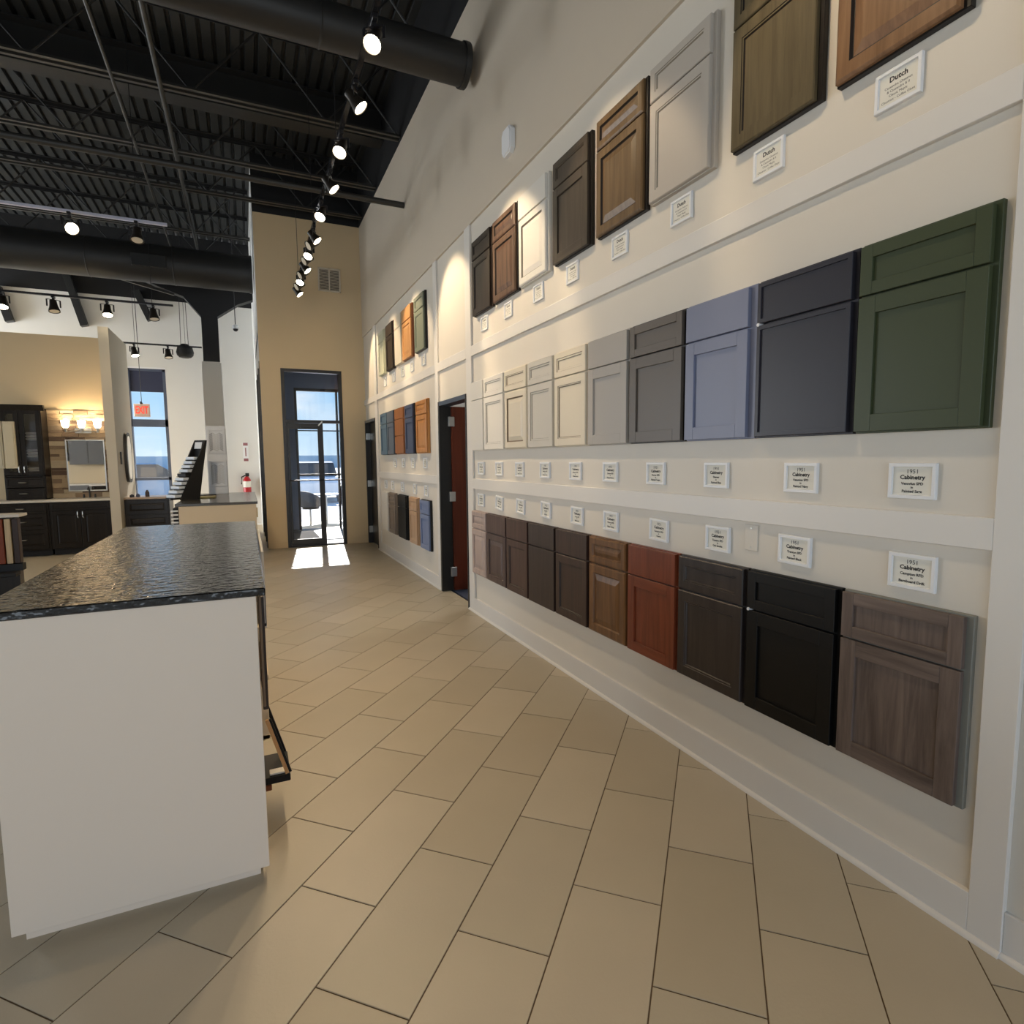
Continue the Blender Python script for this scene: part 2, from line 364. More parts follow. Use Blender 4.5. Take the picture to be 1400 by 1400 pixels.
MB().box(FX0+.05, FX1-.06, YF+.02, YF+.035, 3.04, FZ1-.05).build('window_blind', mat('navy_blind', srgb(46, 52, 78), .7), d)
MB().box(FX0, FX1, YF-.004, YF+.01, FZ1, FZ1+.035).build('head_trim', M_WHITEP, d)
# side and front walls (outside the picture); unseen openings beside the added daylight fill lights
struct(MB().box(-9.2, -9, -5, YF, 0, .5).box(-9.2, -9, -5, YF, 3.5, ZC).box(-9.2, -9, -5, 3.8, .5, 3.5).box(-9.2, -9, 12.2, 12.4, .5, 3.5).box(-9.2, -9, 14.8, YF, .5, 3.5), 'wall_left', M_WHITE)
struct(MB().box(-9, 2.15, -5.2, -5, 0, .35).box(-9, 2.15, -5.2, -5, 3.5, ZC).box(-9, -6.3, -5.2, -5, .35, 3.5).box(1.5, 2.15, -5.2, -5, .35, 3.5), 'wall_front', M_WHITE)

# --- roof deck: corrugated, ribs along y
w = MB(); prof = []; x = -9.2
while x < 2.2:
    prof += [(x, ZC), (x+.095, ZC), (x+.11, ZC+.045), (x+.137, ZC+.045)]; x += .152
vs_ = [(p[0], -5.2, p[1]) for p in prof]+[(p[0], YF+.2, p[1]) for p in prof]; n = len(prof)
w.add(vs_, [(i, i+1, n+i+1, n+i) for i in range(n-1)])
w.box(-9.2, 2.2, -5.2, YF+.2, ZC+.06, ZC+.12)
struct(w, 'ceiling', M_DECK)

# --- roof joists (each with chords and web members)
JL = 'black open-web steel joist under the roof deck'
def joist():
    r = thing('roof_joist', JL, 'joist', (0, 0, 5.58), 'open-web roof joists')
    z0, z1 = 5.58, ZC-.002
    for y in (-.028, .028):
        s_ = 1 if y > 0 else -1
        MB().box(-9, 1.975, y-.003*s_, y+.04*s_, z0, z0+.006).box(-9, 1.975, y-.003*s_, y+.003*s_, z0, z0+.045).build('bottom_chord', M_CHORD, r)
        MB().box(-9, 1.975, y-.003*s_, y+.04*s_, z1-.006, z1).box(-9, 1.975, y-.003*s_, y+.003*s_, z1-.045, z1).build('top_chord', M_STEEL, r)
    st = .72
    up_ = MB().tube([(-9, 0, z0+.02), (-9+st, 0, z1-.02)], .012, 6).build('web_member', M_STEEL, r)
    dn_ = MB().tube([(-9, 0, z1-.02), (-9+st, 0, z0+.02)], .012, 6).build('web_member', M_STEEL, r)
    for k in range(1, 15):
        c = (up_ if k % 2 == 0 else dn_).copy(); COL.objects.link(c); c.parent = r; c.location = (k*st, 0, 0)
    dn_.location = (st*15-.55, 0, 0)
    return r
M_CHORD = mat('grey_black_steel', (.045, .043, .038), .45, .2, 8)
j0 = joist()
for i, y in enumerate((7.64, 4.64, 6.14, 9.14, 10.30, 12.1, 13.4)):
    o = j0 if i == 0 else copy_tree(j0)
    o.location.y = y
    if y > 10.4: o.location.x = -1.72
tag(MB().box(-9, 1.975, 8.50, 8.75, 5.98, 6.0).box(-9, 1.975, 8.62, 8.63, 6.0, 6.43).box(-9, 1.975, 8.50, 8.75, 6.43, 6.448).build('roof_beam', M_STEEL), 'thick black steel I-beam crossing between the roof joists', 'beam')
# conduits running towards the back
for i, (xa, zz, r_, lab) in enumerate(((PF(222, 130, 5.5).x, 5.5, .024, 'straight dark conduit pipe hung under the joists beside the wall'), (PF(163, 135, 5.5).x, 5.5, .017, 'thinner dark conduit pipe hung under the joists over the island'))):
    o = MB().tube([(xa, 4.2, zz), (xa, 12.9, zz)], r_, 10).build('conduit_pipe', mat('pipe_grey', (.032, .032, .03), .45, .1), None, True)
    tag(o, lab, 'pipe')
o = MB().tube([(-9, 7.5, 4.72), (1.975, 7.5, 4.72)], .036, 12).build('sprinkler_pipe', mat('pipe_brown', (.03, .028, .025), .45, .1), None, True)
tag(o, 'long black pipe crossing the room and ending at the right wall', 'pipe')
# ducts
def duct(name, lab, y, z, r, xa, xb):
    t = thing(name, lab, 'duct', (xa, y, z-r))
    MB().tube([(xa, y, z), (xb-.04, y, z)], r, 40).build('duct_body', M_DUCT, t, True)
    MB().tube([(xb-.05, y, z), (xb-.03, y, z), (xb, y, z)], [r+.012, r+.014, r+.012], 40).build('end_cap', M_DUCT, t, True)
    for k in range(1, 8):
        x = xb-k*1.22
        if x > xa+.1: MB().tube([(x-.012, y, z), (x, y, z), (x+.012, y, z)], [r+.001, r+.006, r+.001], 40, cap=False).build('seam_band', M_DUCT, t, True)
    return t
duct('round_duct', 'large black round air duct ending at the display wall', 5.0, 4.90, .16, -8.9, 1.9)
t = duct('round_duct', 'black round air duct in front of the white window wall', 11.75, 4.86, .31, -3.62, .26)
MB().cbox(-1.55, -1.05, 11.42, 11.47, 4.72, 4.92, .006).build('air_register', M_STEEL, t)
o = thing('round_duct', 'black vertical duct drop at the left end of the far duct', 'duct', (-4.02, 11.75, 4.3))
MB().tube([(-4.02, 11.75, 4.45), (-4.02, 11.75, 6.4)], .3, 32).build('duct_body', M_DUCT, o, True)
MB().prism([(-4.36, 4.27), (-3.68, 4.27), (-3.74, 4.45), (-4.30, 4.45)], 'y', 11.4, 12.1).build('diffuser', M_STEEL, o)

# --- tapered steel frame and wrapped column
CX0, CX1 = -.70, -.355
o = thing('steel_frame', 'black tapered steel frame with haunch above the white column', 'frame', (-.52, 13.0, 3.46))
c0, c1 = -.665, -.375
MB().prism([(c0, 3.46), (c1, 3.46), (c1, 4.35), (.0, 4.62), (XL-.005, 4.74), (XL-.005, 5.6), (-.62, 5.6), (-2.3, 5.6), (-2.3, 5.25), (-1.35, 4.82), (-.95, 4.68), (c0, 4.33)], 'y', 13.02, 13.22).build('haunch', M_BLACK, o)
MB().bar((-3.6, 13.1, 5.3), (-1.1, 13.1, 4.72), .05, .05).build('tie_rod', M_CHORD, o)
MB().box(-8.9, -2.3, 13.02, 13.22, 5.25, 5.6).build('rafter', M_BLACK, o)
o = struct(MB().cbox(CX0, CX1, 12.95, 13.29, 0, 3.46, .004), 'column_wrap', M_WHITE)
for i, (xa, ya, xb, yb) in enumerate(((88, 368, 116, 446), (186, 398, 206, 438), (-4, 392, 14, 440))):
    p = PY(xa, ya, 14.93); q = PY(xb, yb, 14.93)
    o = MB().bar(p, q, .13, .17, (0, 1, 0)).build('wall_brace', M_STEEL)
    o.name = 'wall_brace'
    tag(o, 'slanted black steel brace bolted to the white window wall', 'brace', 'steel braces on the far wall')

# ------------------------------------------------------------------ track lights
SPOTS = []
def lamp_head(lab, grp, p, aim, lit=True, yoke='spot', size=1.0, energy=0., spot=None, cone=62, blend=.55):
    """p: point on the track underside; aim: unit direction"""
    p = Vector(p); aim = Vector(aim).normalized()
    t = thing('track_light', lab, 'lamp', p, grp)
    MB().cbox(p.x-.018, p.x+.018, p.y-.055, p.y+.055, p.z-.032, p.z, .004).build('adapter', M_FRAME, t)
    c = p+Vector((0, 0, -.13*size))+aim*.0
    side = aim.cross(Vector((0, 0, 1))).normalized()
    rr = .062*size
    y = MB()
    y.bar(p+Vector((0, 0, -.03)), p+Vector((0, 0, -.055)), .03, .03, (0, 1, 0))
    a = p+Vector((0, 0, -.055))
    for s_ in (-1, 1):
        y.bar(a, a+side*s_*rr*1.1, .02, .006, (0, 0, 1)); y.bar(a+side*s_*rr*1.1, c+side*s_*rr*1.1, .02, .005, aim)
    y.build('yoke', M_FRAME, t)
    prof = [(-.085, .022), (-.08, .036), (-.03, .040), (.0, .046), (.045, .060), (.062, .062), (.062, .056), (.05, .053)]
    MB().tube([c+aim*(a_*size) for a_, _ in prof], [r_*size for _, r_ in prof], 20, cap=True, axis=aim).build('housing', mat('bronze_lamp_housing', (.03, .024, .018), .35, .1, metal=.4), t, True)
    MB().tube([c+aim*(.051*size), c+aim*(.058*size)], [.0525*size, .050*size], 20).build('lens', M_LENS if lit else M_BULBOFF, t, True)
    if lit and energy:
        light('lamp_beam', 'SPOT', c+aim*.075*size, energy, (1.0, .76, .48), aim, t, spot_size=math.radians(cone), spot_blend=blend, shadow_soft_size=.045)
    return t
TX, TZ = .87, 4.30
o = thing('lighting_track', 'long black lighting track hung along the display wall', 'track', (TX, .3, TZ))
MB().box(TX-.018, TX+.018, .3, 10.35, TZ, TZ+.03).build('rail', mat('track_black', (.02, .02, .022), .18, .05), o)
for y in (1.5, 3.6, 5.6, 7.6, 9.7): MB().tube([(TX, y, TZ+.03), (TX, y, ZC)], .004, 6).build('hanger_rod', M_FRAME, o)
ylist = [1.05, 1.8, 2.55, 3.25, 3.93, 4.62, 5.34, 6.05, 6.78, 7.5, 8.1, 8.7, 9.3, 9.95]
for i, y in enumerate(ylist):
    wallward = i % 2 == 1
    aim = (.60, -.22, -.77) if wallward else (-.34, -.46, -.82)
    lamp_head('lit bronze spotlight on the long track %s' % ('turned to the display wall' if wallward else 'turned to the aisle'), 'track spotlights turned to the %s' % ('wall' if wallward else 'aisle'), (TX, y, TZ), aim, True, energy=(55 if y < 3.5 else 175) if wallward else (46 if y < 3.5 else 85), cone=50 if wallward else 95, blend=.4 if wallward else .6)
for y in (7.75, 8.35, 9.0, 9.6):
    lamp_head('unlit bronze spotlight among the lit ones on the long track', 'unlit spotlights on the display wall track', (TX, y, TZ), (-.75, -.2, -.5), False)
# other tracks
def track(lab, xa, xb, y, z, m=None):
    t = thing('lighting_track', lab, 'track', (xa, y, z))
    MB().box(xa, xb, y-.018, y+.018, z, z+.03).build('rail', m or M_FRAME, t)
    for x in (xa+.4, xb-.3): MB().tube([(x, y, z+.03), (x, y, ZC)], .004, 6).build('hanger_rod', M_FRAME, t)
    return t
yA = 8.2
track('short lighting track with painted window glint hung below the joists over the islands', -4.2, -.72, yA, 4.3, mat('white_track', srgb(190, 195, 215), .3))  # pale colour paints a window glint along the track
for px, py, lit in ((95, 294, 1), (186, 300, 0)):
    q = PY(px, py, yA)
    lamp_head('%s spotlight on the track with painted glint' % ('lit' if lit else 'unlit'), None, (q.x, yA, 4.3), (.35, -.75, -.55) if lit else (.0, -.3, -.95), bool(lit), size=1.15, energy=40, cone=75)
yB_ = 11.32; zB = PY(120, 409, yB_).z
track('black lighting track in front of the upper white wall', -5.2, -.98, yB_, zB)
for px, lit, lb in ((3, 1, 'lit spotlight at the left of the black track before the white wall'), (73, 0, 'unlit spotlight between two lit ones on the black track'), (146, 1, 'lit spotlight over the partition end on the black track'), (209, 0, 'unlit spotlight at the right end of the black track')):
    q = PY(px, 412, yB_)
    lamp_head(lb, None, (q.x, yB_, zB), (.05, -.38, -.92) if lit else (.1, -.2, -.95), bool(lit), size=1.25, energy=40, cone=80)
track('black lighting track near the window beside the steel column', -2.3, -.72, 13.8, 3.85)
for px, lit in ((183, 1), (229, 0)):
    q = PY(px, 468, 13.8)
    lamp_head('%s spotlight on the track near the window' % ('lit' if lit else 'unlit'), None, (q.x, 13.8, 3.85), (.2, -.25, -.94) if lit else (.1, -.2, -.95), bool(lit), size=1.25, energy=90, cone=90)
# unseen track and spots above the camera, added to brighten the far displays
t = thing('lighting_track', 'added unseen lighting track above the front of the granite island', 'track', (-1.2, .4, 4.5))
MB().box(-1.218, -1.182, .4, 2.3, 4.5, 4.53).build('rail', M_FRAME, t)
for y in (.7, 2.0): MB().tube([(-1.2, y, 4.53), (-1.2, y, ZC)], .004, 6).build('hanger_rod', M_FRAME, t)
for y, aim in ((.7, (.10, .955, -.28)), (1.35, (.02, .955, -.26)), (2.0, (-.12, .955, -.27))):
    lamp_head('added unseen bronze spotlight brightening the far displays', 'added spotlights brightening the far displays', (-1.2, y, 4.5), aim, True, energy=210, cone=34, blend=.8)
# speaker, dome camera
q = PY(253, 482, 13.9)
o = thing('ceiling_speaker', 'round black pendant speaker hung beside the steel column', 'speaker', (q.x, 13.9, q.z))
MB().tube([(q.x, 13.9, q.z+.17), (q.x, 13.9, q.z+.1), (q.x, 13.9, q.z), (q.x, 13.9, q.z-.06), (q.x, 13.9, q.z-.10)], [.06, .14, .165, .15, .11], 24).build('speaker_shell', M_BLACK, o, True)
MB().tube([(q.x, 13.9, q.z-.10), (q.x, 13.9, q.z-.112)], [.10, .07], 24).build('speaker_grille', M_STEEL, o, True)
for dx in (-.07, .07): MB().tube([(q.x+dx, 13.9, q.z+.1), (q.x+dx*.6, 13.9, 5.58)], .006, 6).build('cable', M_FRAME, o)
q = PY(322, 449, 12.4)
o = thing('dome_camera', 'small white dome camera hanging on a thin rod by the column', 'camera', (q.x, 12.4, q.z))
MB().tube([(q.x, 12.4, q.z+.05), (q.x, 12.4, ZC)], .008, 8).build('rod', M_FRAME, o)
MB().tube([(q.x, 12.4, q.z+.07), (q.x, 12.4, q.z+.05), (q.x, 12.4, q.z-.01)], [.02, .055, .06], 16).build('camera_body', M_WHITEP, o, True)
MB().tube([(q.x, 12.4, q.z-.01), (q.x, 12.4, q.z-.04), (q.x, 12.4, q.z-.055)], [.045, .038, .015], 16).build('camera_dome', M_BLACK, o, True)

# ------------------------------------------------------------------ cabinet door samples on the display wall
def loft(mb, y0, y1, z0, z1, xb, prof, slots=None):
    """nested rectangles: prof = [(inset, height above wall)], first ring goes back to the back face at xb"""
    rings = [(0, xb)]+prof; vs = []
    for ins, b in rings:
        vs += [(W-b, y0+ins, z0+ins), (W-b, y1-ins, z0+ins), (W-b, y1-ins, z1-ins), (W-b, y0+ins, z1-ins)]
    for i in range(len(rings)-1):
        sl = slots[i] if slots else 0
        mb.add([vs[i*4+k] for k in range(4)]+[vs[i*4+4+k] for k in range(4)], [(k, (k+1) % 4, 4+(k+1) % 4, 4+k) for k in range(4)], sl)
    mb.add(vs[-4:], [(0, 1, 2, 3)])
    return mb
def front(nm, style, y0, y1, z0, z1, xb, m, mr, mg, t, drawer):
    fw = .047 if drawer else .058
    T = xb+.020
    if style == 'shaker':
        if drawer: fw = .042
        p = MB().box(W-xb, W-(T-.010), y0+.02, y1-.02, z0+.02, z1-.02).build(nm, m, t)
        for a, b in ((y0, y0+fw), (y1-fw, y1)):
            MB().cbox(W-xb, W-T, a, b, z0, z1, .0012).build('stile', m, p)
        for a, b in ((z0, z0+fw), (z1-fw, z1)):
            MB().cbox(W-xb, W-T, y0+fw, y1-fw, a, b, .0012).build('rail', mr, p)
        return p
    if style == 'slab': pr, sl = [(0, T-.002), (.002, T)], None
    elif style == 'slim': pr, sl = [(0, T-.002), (.002, T), (.018, T), (.0185, T-.007)], None
    elif style == 'recessed':
        pr = [(0, T-.004), (.004, T), (fw-.008, T), (fw-.006, T-.003), (fw, T-.003), (fw+.004, T-.009)]
        sl = [0, 0, 0, 1, 0, 1]
    elif style == 'step':
        pr = [(0, T-.003), (.003, T), (fw-.01, T), (fw-.008, T-.004), (fw+.004, T-.004), (fw+.006, T-.009)]
        sl = [0, 0, 0, 1, 0, 1]
    else:  # raised centre
        k = .022 if drawer else .034
        pr = [(0, T-.006), (.006, T-.002), (.010, T), (fw-.006, T), (fw, T-.010), (fw+.004, T-.010), (fw+.004+k, T-.001), (fw+.006+k, T-.001)]
        sl = [0, 0, 0, 0, 1, 1, 0, 0]
    return loft(MB(), y0, y1, z0, z1, xb, pr, sl).build(nm, [m, mg], t)
def sample(lab, yf, yn, z0, z1, dstyle, style, m, mr=None, back=None, glaze=None, rev=.010, edge=.016, group=None, ndraw=1, T0=.019, nm='cabinet_door_sample'):
    """yf: far edge, yn: near edge"""
    t = thing(nm, lab, 'door sample', (W, (yf+yn)/2, z0), group)
    mr = mr or m
    MB().cbox(W+.0, W-T0, yn, yf, z0, z1, .0015).build('back_panel', back or m, t)
    a, b = yn+edge, yf-.004
    dh = .163
    if ndraw == 1:
        front('drawer_front', dstyle, a, b, z1-rev-dh, z1-rev, T0, m, mr, glaze or m, t, True)
        front('door', style, a, b, z0+.006, z1-rev-dh-.008, T0, m, mr, glaze or m, t, False)
    else:
        zs = [z1-rev, z1-rev-.15, z1-rev-.38, z0+.006]
        for k in range(3): front('drawer_front', dstyle, a, b, zs[k+1]+.008, zs[k], T0, m, mr, glaze or m, t, True)
    return t
def paint(n, c, rough=.40): return mat('paint_'+n, srgb(*c), rough, .015, 4, spec=.3)
W_ = lambda n, a, b, r=.36: (wood(n, srgb(*a), srgb(*b), 'z', r), wood(n, srgb(*a), srgb(*b), 'y', r))
GLZ = mat('brown_glaze', srgb(120, 100, 74), .5)
GLD = mat('dark_glaze', srgb(28, 18, 12), .5)
GLG = mat('grey_glaze', srgb(140, 132, 118), .5)
MID = (1.578, 2.222); BOT = (.395, 1.012); TOP = (2.80, 3.462)
ed = [5.205, 4.862, 4.408, 3.972, 3.555, 3.122, 2.690, 2.240, 1.812, 1.370, .952]
P_white = paint('white', (226, 222, 214)); P_cream = paint('cream', (222, 212, 192)); P_lgrey = paint('light_grey', (205, 200, 190)); P_wgrey = paint('warm_grey', (176, 170, 162))
P_taupe = paint('taupe', (98, 90, 82)); P_blue = paint('blue_grey', (126, 132, 156)); P_navy = paint('charcoal_navy', (50, 49, 57)); P_green = paint('olive_green', (68, 76, 52)); P_blk = paint('black', (9, 9, 9), .5)
P_dkbk = paint('dark_edge', (30, 26, 24))
G1 = None
mids = [('slab', 'slab', P_white, None, None, 'flat white slab door sample beside the doorway'),
        ('step', 'step', P_white, None, GLG, 'white door sample with stepped recessed panel'),
        ('recessed', 'raised', P_cream, None, GLZ, 'off-white raised panel door sample with brown glaze lines'),
        ('step', 'step', P_lgrey, None, GLG, 'light grey door sample with double stepped panel'),
        ('step', 'recessed', P_cream, None, GLZ, 'cream recessed panel door sample with brown glazed grooves'),
        ('slab', 'shaker', P_wgrey, None, None, 'warm grey shaker door sample with plain drawer front'),
        ('shaker', 'shaker', P_taupe, P_dkbk, None, 'dark taupe shaker door sample with black edge'),
        ('slab', 'shaker', P_blue, None, None, 'blue-grey shaker door sample with plain drawer front'),
        ('slim', 'slim', P_navy, None, None, 'charcoal navy door sample with very slim frame'),
        ('shaker', 'shaker', P_green, None, None, 'olive green shaker door sample')]
for i, (ds, st, m, bk, gz, lb) in enumerate(mids):
    yf, yn = ed[i], ed[i+1]
    if i == 0: yf = 5.19
    sample(lb, yf-.004, yn+.006, *MID, ds, st, m, None, bk, gz, edge=.034 if i == 7 else .016)
w1 = W_('greige_stain', (170, 150, 142), (190, 172, 164)); w2 = W_('cocoa_stain', (74, 58, 54), (98, 80, 76)); w3 = W_('umber_stain', (66, 48, 42), (88, 66, 60)); w4 = W_('espresso_stain', (50, 38, 32), (62, 48, 42), .42)
w5 = W_('java_stain', (52, 38, 31), (72, 52, 44)); w6 = W_('maple_brown', (88, 58, 32), (128, 90, 54)); w7 = W_('cherry_red', (104, 48, 28), (132, 66, 40)); w8 = W_('smoked_oak', (44, 38, 36), (62, 54, 51)); w10 = W_('driftwood', (84, 72, 66), (126, 110, 101), .5)
bots = [('raised', 'raised', w1, None, 'pale greige raised panel door sample beside the doorway'),
        ('slab', 'raised', w2, None, 'cocoa brown raised panel door sample with glossy sheen'),
        ('slab', 'recessed', w3, None, 'umber brown recessed panel door sample'),
        ('slab', 'slab', w4, None, 'espresso brown flat slab door sample'),
        ('slab', 'recessed', w5, None, 'dark coffee brown door sample with thin inner bead'),
        ('raised', 'raised', w6, None, 'honey-brown maple raised panel door sample'),
        ('slab', 'shaker', w7, None, 'reddish cherry wood door sample with plain drawer front'),
        ('recessed', 'recessed', w8, None, 'charcoal-brown oak door sample with recessed panel'),
        ('shaker', 'shaker', (P_blk, P_blk), None, 'black shaker door sample'),
        ('shaker', 'shaker', w10, mat('grey_back', srgb(128, 128, 120), .5), 'grey driftwood grain shaker door sample')]
eb = [5.215, 4.835, 4.392, 3.974, 3.541, 3.107, 2.689, 2.266, 1.822, 1.384, .957]
for i, (ds, st, m, bk, lb) in enumerate(bots):
    sample(lb, eb[i]-.005, eb[i+1]+.005, *BOT, ds, st, m[0], m[1], bk, GLD if st == 'recessed' and i != 7 else None, rev=.006, edge=.019 if i == 9 else .014)
et = [(5.09, 4.65), (4.605, 4.14), (4.10, 3.64), (3.555, 3.10), (3.03, 2.565), (2.53, 2.085), (1.975, 1.55), (1.49, 1.07)]
v1 = W_('dark_walnut', (34, 26, 22), (50, 40, 34)); v2 = W_('walnut_rose', (64, 46, 36), (110, 84, 66)); v4 = W_('grey_walnut', (62, 54, 46), (80, 70, 60)); v5 = W_('amber_walnut', (92, 72, 48), (124, 100, 70)); v7 = W_('olive_brown', (84, 74, 54), (106, 94, 70)); v8 = W_('chestnut', (116, 84, 56), (146, 110, 78))
P_greige = paint('greige', (190, 182, 172))
tops = [('recessed', 'recessed', v1, None, GLD, 'very dark walnut door sample in the top row beside the doorway'),
        ('raised', 'raised', v2, P_dkbk, GLD, 'walnut raised panel door sample with dark edges in the top row'),
        ('slab', 'raised', (P_white, P_white), None, GLG, 'white raised panel door sample in the top row'),
        ('recessed', 'shaker', v4, P_dkbk, None, 'grey-brown shaker door sample in the top row'),
        ('raised', 'raised', v5, P_dkbk, GLD, 'amber brown raised panel door sample with black glazed edges'),
        ('recessed', 'recessed', (P_greige, P_greige), None, GLG, 'pale greige recessed door sample in the top row'),
        ('recessed', 'recessed', v7, P_dkbk, GLD, 'olive brown recessed panel door sample with dark glaze'),
        ('raised', 'raised', v8, P_dkbk, GLD, 'chestnut brown raised panel door sample in the top row')]
for i, (ds, st, m, bk, gz, lb) in enumerate(tops):
    sample(lb, et[i][0], et[i][1], *TOP, ds, st, m[0], m[1], bk, gz, rev=.006, edge=.020, T0=.024)
for (y, z, nm_) in ((1.806, MID[1]-.178, 'charcoal navy'), (1.815, BOT[1]-.172, 'black')):
    t = [o for o in bpy.data.objects if o.get('label', '').startswith(nm_) and o.parent is None and 'sample' in o.name][0]
    MB().tube([(W-.019, y-.012, z), (W-.044, y-.012, z)], [.008, .007], 12).build('white_bumper', M_WHITEP, t, True)
# far bay between the two doorways
P_sage = paint('sage', (206, 206, 180)); P_gsage = paint('grey_sage', (122, 128, 112)); P_teal = paint('teal_blue', (98, 122, 140)); P_slate = paint('slate', (96, 104, 116)); P_denim = paint('denim', (66, 76, 100))
P_steel = paint('steel_blue', (120, 134, 168))
a1 = W_('oak_tan', (170, 122, 74), (196, 148, 98)); a2 = W_('orange_maple', (150, 92, 48), (176, 116, 66)); a3 = W_('honey_oak', (180, 116, 52), (206, 146, 84)); a4 = W_('taupe_ash', (118, 104, 92), (140, 126, 112)); a5 = W_('sand_beech', (182, 146, 112), (200, 166, 134))
far = [(TOP, 9.20, 8.82, 'recessed', 'recessed', (P_sage, P_sage), None, 'pale sage door sample near the far doorway'),
       (TOP, 8.66, 8.24, 'slab', 'recessed', v1, None, 'narrow near-black walnut door sample between two pale ones'),
       (TOP, 8.12, 7.74, 'slab', 'slab', (P_cream, P_cream), None, 'cream slab door sample next to the tan oak one'),
       (TOP, 7.70, 7.24, 'slab', 'raised', a1, wood('red_edge', srgb(96, 50, 24), srgb(120, 66, 36)), 'tan oak raised panel door sample with reddish edge'),
       (TOP, 7.08, 6.66, 'shaker', 'recessed', (P_gsage, P_gsage), P_dkbk, 'grey-green door sample with dark edge'),
       (MID, 9.20, 8.76, 'shaker', 'shaker', (P_teal, P_teal), P_dkbk, 'teal blue shaker door sample'),
       (MID, 8.73, 8.30, 'slab', 'shaker', (P_slate, P_slate), P_dkbk, 'slate grey shaker door sample beside the teal one'),
       (MID, 8.24, 7.74, 'slab', 'slab', a2, None, 'orange maple sample with three drawer fronts'),
       (MID, 7.66, 7.24, 'shaker', 'shaker', (P_denim, P_denim), P_dkbk, 'dark denim blue shaker door sample'),
       (MID, 7.12, 6.64, 'raised', 'raised', a3, None, 'honey oak raised panel door sample'),
       (BOT, 9.24, 8.84, 'slab', 'slab', (P_white, P_white), None, 'plain white slab door sample low beside the far doorway'),
       (BOT, 8.78, 8.36, 'raised', 'raised', a4, None, 'taupe ash raised panel door sample'),
       (BOT, 8.18, 7.72, 'slab', 'slab', (P_blk, P_blk), None, 'black slab door sample between taupe and sand ones'),
       (BOT, 7.55, 7.16, 'recessed', 'recessed', a5, None, 'sand coloured beech door sample'),
       (BOT, 7.02, 6.62, 'shaker', 'shaker', (P_steel, P_steel), P_dkbk, 'steel blue shaker door sample with black edge')]
for (zz, yf, yn, ds, st, m, bk, lb) in far:
    sample(lb, yf, yn, *zz, ds, st, m[0], m[1], bk, None, ndraw=3 if 'three' in lb else 1, T0=.026)

# ------------------------------------------------------------------ framed name cards
TXT = {}
def text_mesh(body, size, bold):
    k = (body, size, bold)
    if k in TXT: return TXT[k]
    c = bpy.data.curves.new('txt', 'FONT'); c.body = body; c.size = size; c.align_x = 'CENTER'; c.align_y = 'CENTER'; c.resolution_u = 2; c.offset = bold*size
    o = bpy.data.objects.new('txt', c); COL.objects.link(o); bpy.context.view_layer.update()
    me = bpy.data.meshes.new_from_object(o.evaluated_get(bpy.context.evaluated_depsgraph_get()))
    bpy.data.objects.remove(o); bpy.data.curves.remove(c)
    for v in me.vertices: v.co = Vector((0, -v.co.x, v.co.y))
    me.materials.clear(); me.materials.append(M_INK); TXT[k] = me
    return me
def card(lab, y, z, wd_, ht, lines, grp=None, tilt=0., text=True):
    t = thing('framed_name_card', lab, 'name card', (W, y, z-ht/2), grp)
    b = MB(); fw = .0135; x0, x1 = W, W-.014
    loft(b, y-wd_/2, y+wd_/2, z-ht/2, z+ht/2, 0, [(0, .012), (.002, .014), (fw-.002, .014), (fw, .006)])
    b.build('card_frame', M_WHITEP, t)
    MB().box(W-.0055, W-.0065, y-wd_/2+fw-.001, y+wd_/2-fw+.001, z-ht/2+fw-.001, z+ht/2-fw+.001).build('card', M_CARD, t)
    if text:
        zz = z+ht*.5-fw
        H = ht-2*fw
        for body, cz, size, bold in lines:
            me = text_mesh(body, round(size*H, 4), bold)
            o = bpy.data.objects.new('lettering', me); COL.objects.link(o); o.parent = t
            o.location = (-.0071, 0, ht-fw-cz*H)
    if tilt: t.rotation_euler.x = tilt
    return t
def l1951(a, b): return [('1951', .16, .22, 0.), ('Cabinetry', .37, .215, .034), (a, .60, .14, .03), ('in', .735, .12, .03), (b, .88, .14, .03)]
def ldutch(a, b, c, d): return [('Dutch', .20, .25, .03), (a, .43, .115, .0), (b, .57, .115, .0), (c, .71, .115, .0), (d, .86, .115, .0)]
XF = W-.014
def card_px(px):
    l, r, t, b = px; c = PX((l+r)/2, (t+b)/2, XF); return c.y, c.z
up = [(652, 662, 629, 653), (675, 688, 629, 654), (702, 717, 630, 656), (734, 754, 629, 659), (773, 798, 629, 661), (819, 847, 628, 666), (877, 913, 629, 668), (954, 1001, 628, 675), (1060, 1126, 627, 682), (1199, 1291, 629, 695)]
lo = [(652, 662, 672, 696), (675, 688, 675, 699), (704, 717, 679, 705), (735, 755, 682, 713), (777, 798, 687, 721), (820, 847, 693, 731), (881, 917, 702, 746), (956, 1003, 712, 763), (1052, 1116, 727, 788), (1199, 1290, 750, 823)]
tp = [(655, 668, 430, 458), (687, 701, 411, 442), (726, 744, 385, 420), (770, 793, 354, 396), (831, 861, 311, 365), (910, 950, 257, 321), (1019, 1079, 180, 263), (1181, 1271, 62, 180)]
upt = [('Slab SPD', 'Painted White'), ('Tahoe SPD', 'Painted Linen'), ('Monroe SPD', 'Painted Cream'), ('Madison RFD', 'Painted Dove'), ('Monaco RFD', 'Painted Ivory'), ('Denver SPD', 'Painted Stone'), ('Denver RFD', 'Painted Taupe'), ('Denver', 'Painted Blue'), ('Vesuvius SPD', 'Painted Navy'), ('Vesuvius SPD', 'Painted Sage')]
